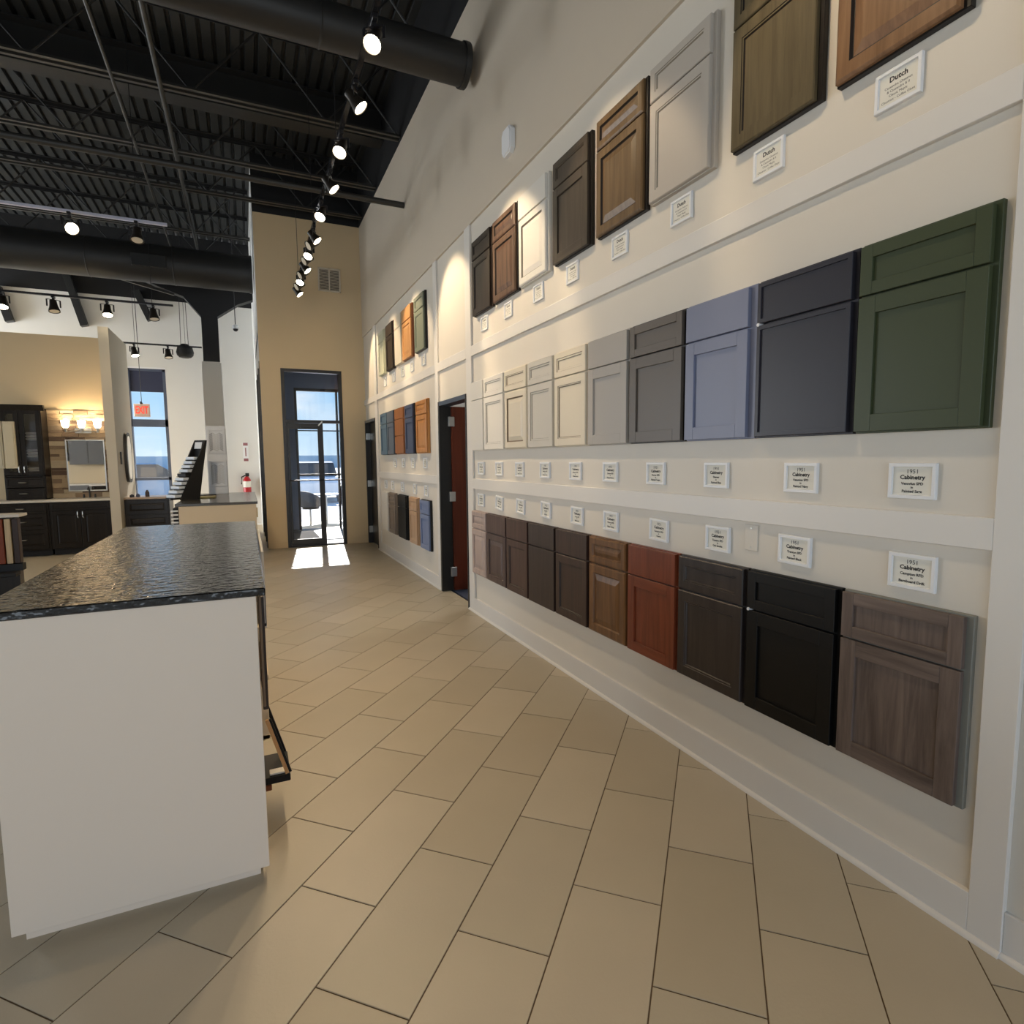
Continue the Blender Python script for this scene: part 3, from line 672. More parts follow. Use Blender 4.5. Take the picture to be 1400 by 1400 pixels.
lot = [('Monroe RFD', 'Maple Mist'), ('Monroe SPD', 'Maple Cocoa'), ('Tahoe SPD', 'Maple Umber'), ('Slab SPD', 'Espresso'), ('Tahoe SPD', 'Maple Java'), ('Monroe RFD', 'Maple Honey'), ('Campton SPD', 'Cherry'), ('Trenton SPD', 'Oak Smoke'), ('Trenton SPD', 'Painted Black'), ('Campton RFD', 'Barnboard Drift')]
short = lambda s: s.split(' beside')[0].split(' in the top')[0].split(' with')[0].replace(' door sample', '').replace(' sample', '')
yz = [card_px(p) for p in up]
for i, (y, z) in enumerate(yz):
    card('white framed name card on the wall under the %s sample' % short(mids[i][5]), y, 1.415, .150, .118, l1951(*upt[i]))
for i, p in enumerate(lo):
    y, z = card_px(p)
    card('white framed name card on the wall above the %s sample' % short(bots[i][4]), y, 1.118+(0, 0, .0, .005, 0, 0, -.005, 0, .004, -.004)[i], .150, .118, l1951(*lot[i]), tilt=(0, .09, .05, .04, .03, .02, .03, 0, .015, .0)[i])
for i, p in enumerate(tp):
    y, z = card_px(p)
    card('white framed name card on the wall below the %s sample' % short(tops[i][5]), y, 2.705, .150, .122, ldutch('Cassandra Chestnut', '& Cassandra & II', 'Classic Maple', 'Chestnut - Coffee Glaze'))
for k, (y, lb) in enumerate(((8.92, 'sage'), (8.35, 'near-black walnut'), (7.83, 'cream slab'), (7.35, 'tan oak'), (6.82, 'grey-green'))):
    card('small white framed card below the %s sample of the far bay' % lb, y, 2.69, .15, .13, ldutch('Cassandra Chestnut', '& Cassandra & II', 'Classic Maple', 'Chestnut - Coffee Glaze'))
for k, (y, lb) in enumerate(((8.42, 'slate grey'), (7.93, 'orange maple'), (7.42, 'denim blue'), (6.86, 'honey oak'))):
    card('small white framed card below the %s sample of the far bay' % lb, y, 1.46, .15, .13, l1951(*upt[k]))
for k, (y, lb) in enumerate(((9.08, 'plain white slab'), (8.62, 'taupe ash'), (8.02, 'black slab'), (7.36, 'sand beech'), (6.84, 'steel blue'))):
    card('small white framed card above the %s sample of the far bay' % lb, y, 1.12, .15, .13, l1951(*lot[k]))
# blank switch plate, strobe, vent
p = PX(1028, 735, W)
o = thing('blank_wall_plate', 'blank off-white wall plate between two framed cards', 'wall plate', (W, p.y, p.z-.06))
MB().cbox(W, W-.006, p.y-.036, p.y+.036, p.z-.058, p.z+.058, .003).build('plate', M_PANEL, o)
for dz_ in (-.042, .042): MB().tube([(W-.005, p.y, p.z+dz_), (W-.0072, p.y, p.z+dz_)], .0035, 10).build('screw', M_CHROME, o)
p = PX(698, 195, WT)
o = thing('wall_alarm', 'white rounded alarm box high on the display wall', 'alarm', (WT, p.y, p.z-.1))
MB().prism([(p.y-.08, p.z-.07), (p.y-.05, p.z-.1), (p.y+.05, p.z-.1), (p.y+.08, p.z-.07), (p.y+.08, p.z+.07), (p.y+.05, p.z+.1), (p.y-.05, p.z+.1), (p.y-.08, p.z+.07)], 'x', WT, WT-.035).build('alarm_body', M_WHITEP, o)
MB().prism([(p.y-.07, p.z-.06), (p.y-.045, p.z-.09), (p.y+.045, p.z-.09), (p.y+.07, p.z-.06), (p.y+.07, p.z+.06), (p.y+.045, p.z+.09), (p.y-.045, p.z+.09), (p.y-.07, p.z+.06)], 'x', WT-.035, WT-.045).build('alarm_cover', M_WHITEP, o)
o = thing('air_vent', 'white two-panel return air grille on the tan wall', 'vent', (1.45, YB, 4.395))
vx0, vx1, vz0, vz1 = 1.265, 1.638, 4.395, 4.79
M_VENT = mat('vent_white', srgb(215, 205, 188), .5)
MB().box(vx0, vx1, YB-.002, YB-.006, vz0, vz1).build('vent_back', mat('vent_dark', srgb(84, 78, 68), .8), o)
MB().cbox(vx0, vx0+.025, YB, YB-.016, vz0, vz1).cbox(vx1-.025, vx1, YB, YB-.016, vz0, vz1).cbox(vx0, vx1, YB, YB-.016, vz1-.025, vz1).cbox(vx0, vx1, YB, YB-.016, vz0, vz0+.025).cbox((vx0+vx1)/2-.012, (vx0+vx1)/2+.012, YB, YB-.016, vz0, vz1).build('vent_frame', M_VENT, o)
for k in range(15):
    z = vz0+.035+k*.0232
    MB().bar((vx0+.02, YB-.009, z), (vx1-.02, YB-.009, z), .012, .004, (0, .5, 1)).build('slat', M_VENT, o)

# ------------------------------------------------------------------ front island with leathered granite top
def granite(name, c0, c1, rough, bump):
    m = bpy.data.materials.new(name); m.use_nodes = True; MATS[name] = m
    t = m.node_tree; b = t.nodes['Principled BSDF']; b.inputs['Roughness'].default_value = rough
    c = N(t, 'ShaderNodeTexCoord')
    n = N(t, 'ShaderNodeTexNoise'); n.inputs['Scale'].default_value = 120; n.inputs['Detail'].default_value = 6; t.links.new(c.outputs['Object'], n.inputs[0])
    r = N(t, 'ShaderNodeValToRGB'); r.color_ramp.elements[0].position = .45; r.color_ramp.elements[1].position = .75
    r.color_ramp.elements[0].color = c0+(1,); r.color_ramp.elements[1].color = c1+(1,)
    t.links.new(n.outputs[0], r.inputs[0]); t.links.new(r.outputs[0], b.inputs['Base Color'])
    mp_ = N(t, 'ShaderNodeMapping'); mp_.inputs['Scale'].default_value = (17, 17, 17); t.links.new(c.outputs['Object'], mp_.inputs[0])
    n2 = N(t, 'ShaderNodeTexNoise'); n2.inputs['Scale'].default_value = 1.6; n2.inputs['Detail'].default_value = 2; t.links.new(mp_.outputs[0], n2.inputs[0])
    bp = N(t, 'ShaderNodeBump'); bp.inputs['Strength'].default_value = bump; bp.inputs['Distance'].default_value = .007
    t.links.new(n2.outputs[0], bp.inputs['Height']); t.links.new(bp.outputs[0], b.inputs['Normal'])
    return m
M_GRAN = granite('leathered_granite', (.004, .004, .004), (.022, .021, .020), .16, .8)
IX0, IX1, IY0, IY1, IZ = -.722, .010, 2.135, 4.52, 1.040
o = thing('display_island', 'white display island with end panel facing the aisle', 'island', (-.36, 3.3, 0))
MB().box(IX0+.022, IX1-.03, IY0+.045, IY1-.04, 0, .05).build('plinth', M_LAMIN, o)
MB().cbox(IX0, IX1, IY0, IY0+.022, .05, IZ, .0012).build('end_panel', M_LAMIN, o)
MB().box(IX0+.003, IX1-.012, IY0+.022, IY1, .05, IZ).build('carcass', M_LAMIN, o)
MB().cbox(IX1-.03, IX1, IY0+.022, IY0+.06, .05, IZ, .001).build('face_frame', M_CREAM, o)
tag(MB().cbox(-.757, .040, 2.118, 4.575, IZ, IZ+.028, .004).build('granite_countertop', M_GRAN), 'black leathered granite slab on the white island', 'countertop')
# door samples racked on the island's aisle side
SX = IX1
o = thing('sample_rack', 'cream rack of hanging wood samples on the island side', 'rack', (SX, 3.2, .2))
MB().box(SX-.012, SX+.006, 2.30, 4.45, .98, 1.035).build('top_rail', M_CREAM, o)
MB().cbox(SX-.012, SX+.030, 2.62, 2.66, .30, .80, .002).build('rack_post', M_CREAM, o)
MB().cbox(SX-.012, SX+.036, 2.62, 4.4, .56, .585, .002).build('shelf', M_CREAM, o)
MB().cbox(SX-.012, SX+.030, 2.62, 4.4, .30, .32, .002).build('shelf', M_CREAM, o)
cols = [('taupe wood', srgb(120, 100, 80), 2.235, .010, 1.015, .60), ('dark walnut', srgb(48, 34, 28), 2.33, .020, .99, .55), ('silver-grey', srgb(180, 176, 176), 2.43, .026, 1.02, .86), ('black', srgb(22, 22, 24), 2.50, .030, .97, .83), ('red-brown', srgb(86, 44, 28), 2.54, .018, .74, .56)]
for nm_, c_, y, dx, zt, zb in cols:
    tag(MB().cbox(SX+.0065, SX+.0065+dx, y, y+.07, zb, zt, .003).build('hanging_wood_sample', mat('rack_'+nm_, c_, .4)), '%s board hanging in the rack on the island side' % nm_, 'sample board')
tag(MB().cbox(SX+.0065, SX+.026, 2.78, 3.0, .335, .555, .003).build('hanging_wood_sample', P_blk), 'short black board low in the rack on the island side', 'sample board')
tag(MB().cbox(SX+.0365, SX+.052, 3.25, 4.35, .62, 1.03, .003).build('hanging_wood_sample', P_white), 'long white board at the far end of the island rack', 'sample board')
yt = 2.52
a = PY(367, 984, yt); b = PY(393, 1056, yt)
t = thing('sample_tray', 'open black and wood tray leaning out at the island foot', 'tray', (a.x, yt+.3, b.z-.03))
LW = wood('light_maple', srgb(186, 140, 92), srgb(206, 164, 116))
for yy in (yt, yt+.2):
    MB().bar((a.x-.006, yy, a.z), (b.x, yy, b.z), .014, .016, (0, 1, 0)).build('tray_side', LW if yy == yt else P_blk, t)
MB().bar((a.x+.004, yt+.004, a.z), (b.x+.012, yt+.004, b.z), .012, .008, (0, 1, 0)).build('tray_back_edge', P_blk, t)
MB().cbox(SX+.001, b.x+.012, yt-.004, yt+.21, b.z-.036, b.z-.006, .003).build('tray_base', P_blk, t)
MB().cbox(SX+.001, SX+.026, yt-.006, yt+.10, b.z-.062, b.z-.036, .003).build('tray_foot', wood('red_edge', srgb(96, 50, 24), srgb(120, 66, 36)), t)
MB().cbox(SX+.02, b.x-.01, yt+.01, yt+.05, b.z-.005, b.z+.004, .002).build('tray_lip', P_white, t)

# ------------------------------------------------------------------ second island, with brochure rack and tile panels
M_TOP2 = granite('grey_granite', (.055, .053, .050), (.16, .155, .145), .18, .1)
Z2 = .93; f0 = PF(240, 690, Z2); f1 = PF(352, 685, Z2)
X20, X21, Y20, Y21 = f0.x-.02, f1.x, 8.95, 11.75
o = thing('display_island', 'cream display island beyond the granite one', 'island', ((X20+X21)/2, 10, 0))
MB().box(X20+.10, X21-.05, Y20+.06, Y21-.1, 0, .09).build('plinth', M_CREAM, o)
MB().cbox(X20+.04, X21-.02, Y20+.02, Y20+.04, .09, Z2-.035, .002).build('end_panel', M_CREAM, o)
MB().box(X20+.05, X21-.03, Y20+.04, Y21-.02, .09, Z2-.035).build('carcass', M_CREAM, o)
MB().cbox(X21-.019, X21-.004, Y20+.03, Y20+.06, .70, .84, .004).build('handle', mat('brass', (.45, .33, .14), .3, metal=1.), o)
tag(MB().cbox(X20, X21, Y20, Y21, Z2-.035, Z2, .004).build('granite_countertop', [M_TOP2]), 'grey granite slab with dark edge on the cream island', 'countertop')
o = thing('chip_rack', 'dark rack of white sample chips at the cream island end', 'rack', (X20-.06, Y20+.3, 0))
MB().box(X20-.03, X20+.035, Y20+.06, Y20+.5, .02, Z2-.06).build('rack_back', M_BLACK, o)
for k in range(12): MB().cbox(X20-.055, X20+.03, Y20+.03, Y20+.06, .25+k*.052, .272+k*.052, .003).build('sample_chip', M_WHITEP, o)
# brochure rack: black back with tiers
b0 = PF(250, 684, Z2); Yb = b0.y
bx0 = PY(243, 680, Yb).x; bx1 = PY(266, 680, Yb).x
o = thing('brochure_rack', 'black tiered rack of white brochures on the cream island', 'rack', ((bx0+bx1)/2, Yb+.2, Z2))
zt = PY(270, 602, Yb+.4).z
tx = .20
MB().prism([(Yb-.02, Z2), (Yb+.32, Z2), (Yb+.52, zt), (Yb+.49, zt)], 'x', bx1-.02, bx1).build('side_panel', M_BLACK, o)
MB().prism([(Yb-.02, Z2), (Yb+.32, Z2), (Yb+.52, zt), (Yb+.49, zt)], 'x', bx0, bx0+.02).build('side_panel', M_BLACK, o)
MB().bar(((bx0+bx1)/2+.0, Yb+.32, Z2+.012), ((bx0+bx1)/2+.0, Yb+.5, zt), bx1-bx0, .02, (0, 1, 0)).build('back_board', M_BLACK, o)
M_PAPER = mat('brochure_paper', srgb(222, 230, 240), .35, .08, 20)
nt_ = 10; BRO = []
for k in range(nt_):
    f = k/nt_; z = Z2+.04+(zt-Z2-.28)*f; y = Yb-.10+.42*f
    MB().box(bx0+.02, bx1-.02, y, y+.16, z-.008, z).build('tier_shelf', M_BLACK, o)
    br = MB().cbox(bx0+.025, bx1-.025, y+.004, y+.14, z+.001, z+.045, .006).build('brochure', M_PAPER if k != 5 else M_BLACK, None)
    BRO.append(br); tag(br, 'stack of white brochures on a tier of the black rack' if k != 5 else 'stack of dark brochures on a middle tier of the black rack', 'brochures', 'brochures in the rack')
MB().bar(((bx0+bx1)/2, Yb+.44, zt-.13), ((bx0+bx1)/2, Yb+.465, zt-.03), (bx1-bx0)*.62, .004, (0, 1, 0)).build('header_card', M_WHITEP, o)
BR = Matrix.Translation(o.location) @ Matrix.Rotation(-.75, 4, 'Z') @ Matrix.Translation(-o.location)
o.rotation_euler.z = -.75
for b_ in BRO: b_.matrix_world = BR
q = PF(270, 680, Z2)
o = thing('sample_tray', 'flat olive tray on the cream island beside the brochure rack', 'tray', (q.x+.12, q.y, Z2))
MB().cbox(bx1+.03, bx1+.26, Yb+.35, Yb+.75, Z2, Z2+.02, .006).build('tray_base', mat('olive_tray', srgb(150, 140, 84), .5), o)
MB().cbox(bx1+.03, bx1+.26, Yb+.76, Yb+.79, Z2, Z2+.035, .006).build('tray_lip', M_BLACK, o)
# tile display: two white framed mosaics
Yt = 11.35
tx0, tx1 = PY(284, 640, Yt).x, PY(311, 640, Yt).x
o = thing('tile_display', 'tall white stand with framed chevron mosaic panels', 'display', ((tx0+tx1)/2, Yt, Z2))
MB().cbox(tx0, tx1, Yt+.03, Yt+.09, Z2, 2.12, .004).build('stand_board', M_WHITEP, o)
M_MOS = mat('marble_tile', srgb(214, 214, 212), .25, .06, 8)
for (za, zb) in ((1.06, 1.52), (1.64, 2.07)):
    fr_ = MB()
    for (x0, x1, z0, z1) in ((tx0+.01, tx0+.05, za, zb), (tx1-.05, tx1-.01, za, zb), (tx0+.05, tx1-.05, za, za+.035), (tx0+.05, tx1-.05, zb-.035, zb)):
        fr_.cbox(x0, x1, Yt+.0, Yt+.03, z0, z1, .004)
    fr_ = fr_.build('panel_frame', M_WHITEP, o)
    xa, xb = tx0+.05, tx1-.05; z = za+.04; nn = 4; wd2 = (xb-xa)/nn
    while z < zb-.09:
        for k in range(nn):
            x0 = xa+k*wd2; dzz = .03*(1 if k % 2 else -1)
            MB().prism([(x0+.002, z+(.03 if k % 2 else 0)), (x0+wd2-.002, z+(0 if k % 2 else .03)), (x0+wd2-.002, z+.024+(0 if k % 2 else .03)), (x0+.002, z+.024+(.03 if k % 2 else 0))], 'y', Yt+.022, Yt+.03).build('mosaic_tile', M_MOS if (k+int(z*100)) % 3 else mat('grey_tile', srgb(180, 180, 182), .3), fr_)
        z += .03

# ------------------------------------------------------------------ vanity display at the left: partition, cabinets, stone, mirror
YC = 11.56
DP = 12.17
WX0, WX1 = -2.075, -1.934
struct(MB().box(-7.0, WX0, DP, DP+.12, 0, 3.635), 'wall_partition', M_TAN)
struct(MB().box(WX0, WX1, 11.43, 13.0, 0, 3.69), 'wall_wing', mat('wing_paint', srgb(214, 204, 184), .6, .02))
M_ESP = wood('black_espresso', (.010, .0075, .006), (.020, .015, .012), 'z', .3)
M_QTZ = mat('white_quartz', srgb(226, 218, 204), .25, .03, 10)
def pull(t, x, z, y, vert=False, L=.11):
    if vert: pts = [(x, y, z-L/2), (x, y-.028, z-L/2+.012), (x, y-.03, z), (x, y-.028, z+L/2-.012), (x, y, z+L/2)]
    else: pts = [(x-L/2, y, z), (x-L/2+.012, y-.028, z), (x, y-.03, z), (x+L/2-.012, y-.028, z), (x+L/2, y, z)]
    return MB().tube(pts, .009, 8).build('handle', M_CHROME, t, True)
def cfront(nm, t, x0, x1, z0, z1, y, m, fw=.055):
    b = MB(); rings = [(0, .0), (0, .018), (.003, .020), (fw, .020), (fw+.006, .012), (fw+.012, .012), (fw+.03, .017)]
    if min(x1-x0, z1-z0) < 2*(fw+.035): rings = [(0, 0), (0, .018), (.003, .02), (.028, .02), (.033, .014)]
    vs = []
    for ins, d_ in rings: vs += [(x0+ins, y-d_, z0+ins), (x1-ins, y-d_, z0+ins), (x1-ins, y-d_, z1-ins), (x0+ins, y-d_, z1-ins)]
    for i in range(len(rings)-1): b.add(vs[i*4:i*4+8], [(k, (k+1) % 4, 4+(k+1) % 4, 4+k) for k in range(4)])
    b.add(vs[-4:], [(0, 1, 2, 3)])
    return b.build(nm, m, t)
xs_ = [PY(-30, 720, YC).x, PY(69, 720, YC).x, WX0-.004]
def base_cab(lab, x0, x1, kind):
    t = thing('base_cabinet', lab, 'cabinet', ((x0+x1)/2, YC+.3, 0))
    MB().box(x0+.01, x1-.01, YC+.07, DP-.004, 0, .1).build('toe_kick', M_BLACK, t)
    MB().box(x0, x1, YC, DP-.004, .1, .868).build('body', M_ESP, t)
    if kind == 'drawers':
        for z0, z1 in ((.70, .85), (.44, .685), (.125, .425)):
            d_ = cfront('drawer', t, x0+.03, x1-.03, z0, z1, YC, M_ESP); h = pull(d_, PY(29, 700, YC).x, (z0+z1)/2, YC-.02)
    else:
        cfront('drawer_front', t, x0+.03, x1-.03, .735, .85, YC, M_ESP)
        xm = PY(112, 720, YC).x
        for a, b, hx in ((x0+.03, xm-.004, xm-.035), (xm+.004, x1-.03, xm+.035)):
            d_ = cfront('door', t, a, b, .125, .72, YC, M_ESP); pull(d_, hx, .655, YC-.02, True)
    return t
base_cab('black drawer base cabinet under the glass hutch', xs_[0], xs_[1]-.003, 'drawers')
base_cab('black two-door base cabinet under the mirror', xs_[1]+.003, xs_[2], 'doors')
tag(MB().cbox(xs_[0]-.3, WX0-.003, YC-.035, DP-.001, .869, .905, .004).build('quartz_countertop', M_QTZ), 'white quartz countertop along the black vanity cabinets', 'countertop')
# hutch
YH = DP-.32
hx0, hx1 = PY(3, 620, YH).x, PY(60, 620, YH).x
hz0, hz1 = .9055, 2.40
o = thing('hutch_cabinet', 'tall black hutch with glass doors standing on the quartz top', 'cabinet', ((hx0+hx1)/2, YH+.15, hz0))
MB().box(hx0, hx0+.02, YH, DP-.003, hz0, hz1).box(hx1-.02, hx1, YH, DP-.003, hz0, hz1).box(hx0, hx1, DP-.02, DP-.003, hz0, hz1).box(hx0, hx1, YH, DP-.003, hz1-.02, hz1).box(hx0, hx1, YH, DP-.003, hz0, hz0+.02).box(hx0, hx1, YH, DP-.003, 1.28, 1.30).build('body', M_ESP, o)
MB().prism([(YH+.01, hz1-.05), (YH-.02, hz1-.05), (YH-.07, hz1+.04), (YH+.01, hz1+.04)], 'x', hx0-.03, hx1+.05).build('crown_moulding', M_ESP, o)
for z0, z1 in ((.925, 1.09), (1.105, 1.27)):
    d_ = cfront('drawer', o, hx0+.02, hx1-.02, z0, z1, YH, M_ESP); pull(d_, PY(33, 670, YH).x, (z0+z1)/2, YH-.02)
xm = PY(31, 640, YH).x
for a, b, hx in ((hx0+.015, xm-.003, xm-.035), (xm+.003, hx1-.015, xm+.035)):
    d_ = MB()
    for (x0, x1, z0, z1) in ((a, a+.06, 1.31, 2.35), (b-.06, b, 1.31, 2.35), (a+.06, b-.06, 1.31, 1.37), (a+.06, b-.06, 2.29, 2.35)): d_.cbox(x0, x1, YH-.021, YH-.001, z0, z1, .002)
    d_ = d_.build('door', M_ESP, o)
    MB().box(a+.06, b-.06, YH-.012, YH-.008, 1.37, 2.29).build('pane', M_GLASS, d_)
    pull(d_, hx, 1.40, YH-.02, True)
for z in (1.58, 1.86): MB().box(hx0+.02, hx1-.02, YH+.03, DP-.02, z, z+.014).build('shelf', glassmat('clear_glass'), o)
for z, lb in ((1.302, 'folded grey towels on the lowest hutch shelf'), (1.595, 'folded grey towels on the middle hutch shelf'), (1.875, 'folded white towels on the upper hutch shelf')):
    tw = MB()
    for k in range(3): tw.cbox(xm+.05, hx1-.08, YH+.05, DP-.06, z+k*.045, z+.042+k*.045, .016)
    tag(tw.build('folded_towels', mat('towel', srgb(150, 150, 148), .95, .1, 60, .3, 200), None), lb, 'towels')
# cream doors hung on the hutch's left door
HU = [c for c in bpy.data.objects if c.name == 'hutch_cabinet'][0]
for k, (pa, pb, c_) in enumerate(((-7, 3, (214, 204, 180)), (4, 21, (226, 212, 180)))):
    xa, xb = PY(pa, 600, YH-.06).x, PY(pb, 600, YH-.06).x
    t = HU
    pm = mat('cream_panel_%d' % k, srgb(*c_), .4)
    _cd = MB().cbox(xa, xb, YH-.021, YH-.060, 1.42, 2.17, .006).build('cream_sample_door', pm, t)
    MB().cbox(xa+.02, xb-.02, YH-.060, YH-.068, 1.46, 2.13, .006).build('raised_field', pm, bpy.data.objects[_cd.name])
# ledger stone behind the mirror
st = MB(); random.seed(11)
sx0, sx1, sz0, sz1 = hx1+.003, WX0-.003, .907, 2.40
z = sz0
SM = [mat('ledger_%d' % i, srgb(*c), .85, .12, 14, .4, 60) for i, c in enumerate([(190, 168, 138), (166, 142, 114), (134, 112, 92), (206, 190, 162), (110, 90, 76), (150, 130, 108)])]
while z < sz1-.02:
    h = random.choice((.036, .05, .062, .075)); x = sx0
    if z+h > sz1: h = sz1-z
    while x < sx1-.01:
        l = random.uniform(.12, .34); l = min(l, sx1-x); d_ = random.uniform(.010, .034)
        st.box(x+.002, x+l-.002, DP-.001, DP-d_, z+.0015, z+h-.0015, random.randrange(6)); x += l
    z += h
o = thing('stone_backsplash', 'stacked ledger stone panel behind the vanity mirror', 'stone panel', ((sx0+sx1)/2, DP, sz0))
st.build('stone_strips', SM, o, kind='stuff')
# mirror
mx0, mx1 = PY(91, 640, DP-.06).x, PY(145, 640, DP-.06).x
mz0, mz1 = PY(100, 672, DP-.06).z, PY(100, 601, DP-.06).z
mx1 = min(mx1, WX0-.01)
o = thing('vanity_mirror', 'silver framed mirror on the ledger stone over the vanity', 'mirror', ((mx0+mx1)/2, DP-.05, mz0))
MB().box(mx0, mx1, DP-.036, DP-.05, mz0, mz1).build('mirror_back', M_WHITEP, o)
M_MIR = mat('mirror_glass', (.85, .85, .85), .02, .0, metal=1.)
MB().box(mx0+.012, mx1-.012, DP-.0505, DP-.053, mz0+.012, mz1-.012).build('mirror_glass', M_MIR, o)
for (x0, x1, z0, z1) in ((mx0, mx0+.02, mz0, mz1), (mx1-.02, mx1, mz0, mz1), (mx0+.02, mx1-.02, mz0, mz0+.02), (mx0+.02, mx1-.02, mz1-.02, mz1)):
    MB().cbox(x0, x1, DP-.05, DP-.062, z0, z1, .003).build('frame_strip', M_CHROME, o)
# vanity light, three shades
zl = PY(110, 580, DP-.12).z
o = thing('vanity_light', 'three-shade lit vanity light above the mirror', 'lamp', (PY(110, 580, DP-.12).x, DP-.04, zl-.15))
xa, xb = PY(90, 590, DP-.12).x, PY(134, 590, DP-.12).x
MB().cbox((xa+xb)/2-.12, (xa+xb)/2+.12, DP-.036, DP-.058, zl-.15, zl-.06, .01).build('wall_plate', M_CHROME, o)
MB().tube([(xa, DP-.12, zl-.13), ((xa+xb)/2, DP-.10, zl-.10), (xb, DP-.12, zl-.13)], .01, 8).build('arm', M_CHROME, o, True)
MB().tube([((xa+xb)/2, DP-.05, zl-.10), ((xa+xb)/2, DP-.10, zl-.10)], .012, 8).build('stem', M_CHROME, o, True)
for x in (xa, (xa+xb)/2, xb):
    MB().tube([(x, DP-.12, zl-.14), (x, DP-.12, zl-.06)], [.014, .03], 12).build('socket', M_CHROME, o, True)
    MB().tube([(x, DP-.12, zl-.065), (x, DP-.12, zl-.03), (x, DP-.12, zl+.06)], [.03, .052, .062], 16, cap=False).build('shade', M_SHADE, o, True)
    light('shade_bulb', 'POINT', (x, DP-.13, zl+.02), 5, (1, .78, .5), None, o, shadow_soft_size=.05)
# faucet
fx = PY(122, 680, DP-.2).x
o = thing('faucet', 'small bronze two-handle faucet at the vanity mirror', 'faucet', (fx, DP-.18, .905))
MB().tube([(fx, DP-.16, .9055), (fx, DP-.16, 1.05), (fx, DP-.19, 1.08), (fx, DP-.26, 1.05)], .011, 8).build('spout', M_STEEL, o, True)
for dx in (-.08, .08): MB().tube([(fx+dx, DP-.16, .9055), (fx+dx, DP-.16, .965)], [.016, .012], 8).build('tap', M_STEEL, o, True)

# kitchen display opposite the vanity (outside the picture, seen in the mirror)
struct(MB().box(-6.4, -3.5, 3.9, 4.02, 0, 2.9), 'wall_kitchen', M_TAN)
P_kg = paint('kitchen_grey', (112, 110, 106)); 
for k, (x0, x1) in enumerate(((-6.3, -5.4), (-5.39, -4.5), (-4.49, -3.6))):
    t = thing('kitchen_cabinet', ('grey base cabinet at the kitchen display end', 'grey base cabinet under the white hood', 'grey base cabinet nearest the aisle')[k], 'cabinet', ((x0+x1)/2, 4.3, 0))
    MB().box(x0, x1, 4.025, 4.6, .1, .87).box(x0+.01, x1-.01, 4.03, 4.54, 0, .1).build('body', P_kg, t)
    for a, b in ((x0+.02, (x0+x1)/2-.004), ((x0+x1)/2+.004, x1-.02)): MB().cbox(a, b, 4.6, 4.62, .13, .85, .003).build('door', P_kg, t)
    if k != 1:
        u = thing('kitchen_wall_cabinet', ('grey wall cabinet at the kitchen display end', '', 'grey wall cabinet nearest the aisle')[k], 'cabinet', ((x0+x1)/2, 4.2, 1.45))
        MB().box(x0, x1, 4.022, 4.35, 1.45, 2.35).build('body', P_kg, u)
        for a, b in ((x0+.02, (x0+x1)/2-.004), ((x0+x1)/2+.004, x1-.02)): MB().cbox(a, b, 4.35, 4.37, 1.47, 2.33, .003).build('door', P_kg, u)
tag(MB().cbox(-6.3, -3.58, 4.022, 4.64, .871, .91, .004).build('kitchen_countertop', M_QTZ), 'white countertop on the grey kitchen display cabinets', 'countertop')
tag(MB().prism([(-5.35, 1.55), (-4.54, 1.55), (-4.54, 1.68), (-4.75, 2.2), (-4.75, 2.6), (-5.14, 2.6), (-5.14, 2.2), (-5.35, 1.68)], 'y', 4.022, 4.45).build('range_hood', M_WHITEP), 'white tapered range hood over the kitchen display', 'hood')

# small dark vanity and mirror on the wing wall's right face
vx0, vx1, vy0, vy1 = WX1+.003, -1.26, 11.75, 12.35
o = thing('base_cabinet', 'dark base cabinet with beige top beyond the wing wall', 'cabinet', ((vx0+vx1)/2, 12.05, 0))
MB().box(vx0, vx1-.05, vy0+.06, vy1, 0, .1).build('toe_kick', M_BLACK, o)
MB().box(vx0, vx1, vy0, vy1, .1, .86).build('body', M_ESP, o)
for z0, z1 in ((.60, .84), (.36, .585), (.12, .345)): cfront('drawer', o, vx0+.02, vx1-.02, z0, z1, vy0, M_ESP)
tag(MB().cbox(vx0, vx1+.02, vy0-.02, vy1, .861, .895, .003).build('beige_countertop', mat('beige_stone', srgb(196, 172, 148), .3, .05, 12)), 'beige stone top on the dark cabinet beyond the wing wall', 'countertop')
for k, (dx, r_, h_, c_) in enumerate(((.10, .035, .05, (36, 40, 52)), (.19, .03, .06, (88, 100, 130)), (.33, .032, .12, (80, 70, 66)))):
    x = vx0+dx
    tag(MB().tube([(x, vy0+.12, .8955), (x, vy0+.12, .8955+h_*.7), (x, vy0+.12, .8955+h_*.85), (x, vy0+.12, .8955+h_)], [r_, r_, r_*.5, r_*.45], 14).build('soap_bottle', mat('bottle_%d' % k, srgb(*c_), .3), None, True), ('low black', 'small blue', 'taller brown')[k]+' bottle on the beige top beyond the wing wall', 'bottle')
my0, my1, mz0, mz1 = 12.05, 12.52, 1.14, 2.03
o = thing('oval_mirror', 'dark framed mirror on the side of the wing wall', 'mirror', (WX1, 12.28, mz0))
def sup(yc, zc, a, b, n=28, e=3.2):
    return [(yc+a*math.copysign(abs(math.cos(2*math.pi*k/n))**(2/e), math.cos(2*math.pi*k/n)), zc+b*math.copysign(abs(math.sin(2*math.pi*k/n))**(2/e), math.sin(2*math.pi*k/n))) for k in range(n)]
yc, zc = (my0+my1)/2, (mz0+mz1)/2
MB().prism(sup(yc, zc, .235, .445), 'x', WX1+.0005, WX1+.045).build('mirror_frame', M_STEEL, o)
MB().prism(sup(yc, zc, .175, .385), 'x', WX1+.045, WX1+.049).build('mirror_glass', M_MIR, o)
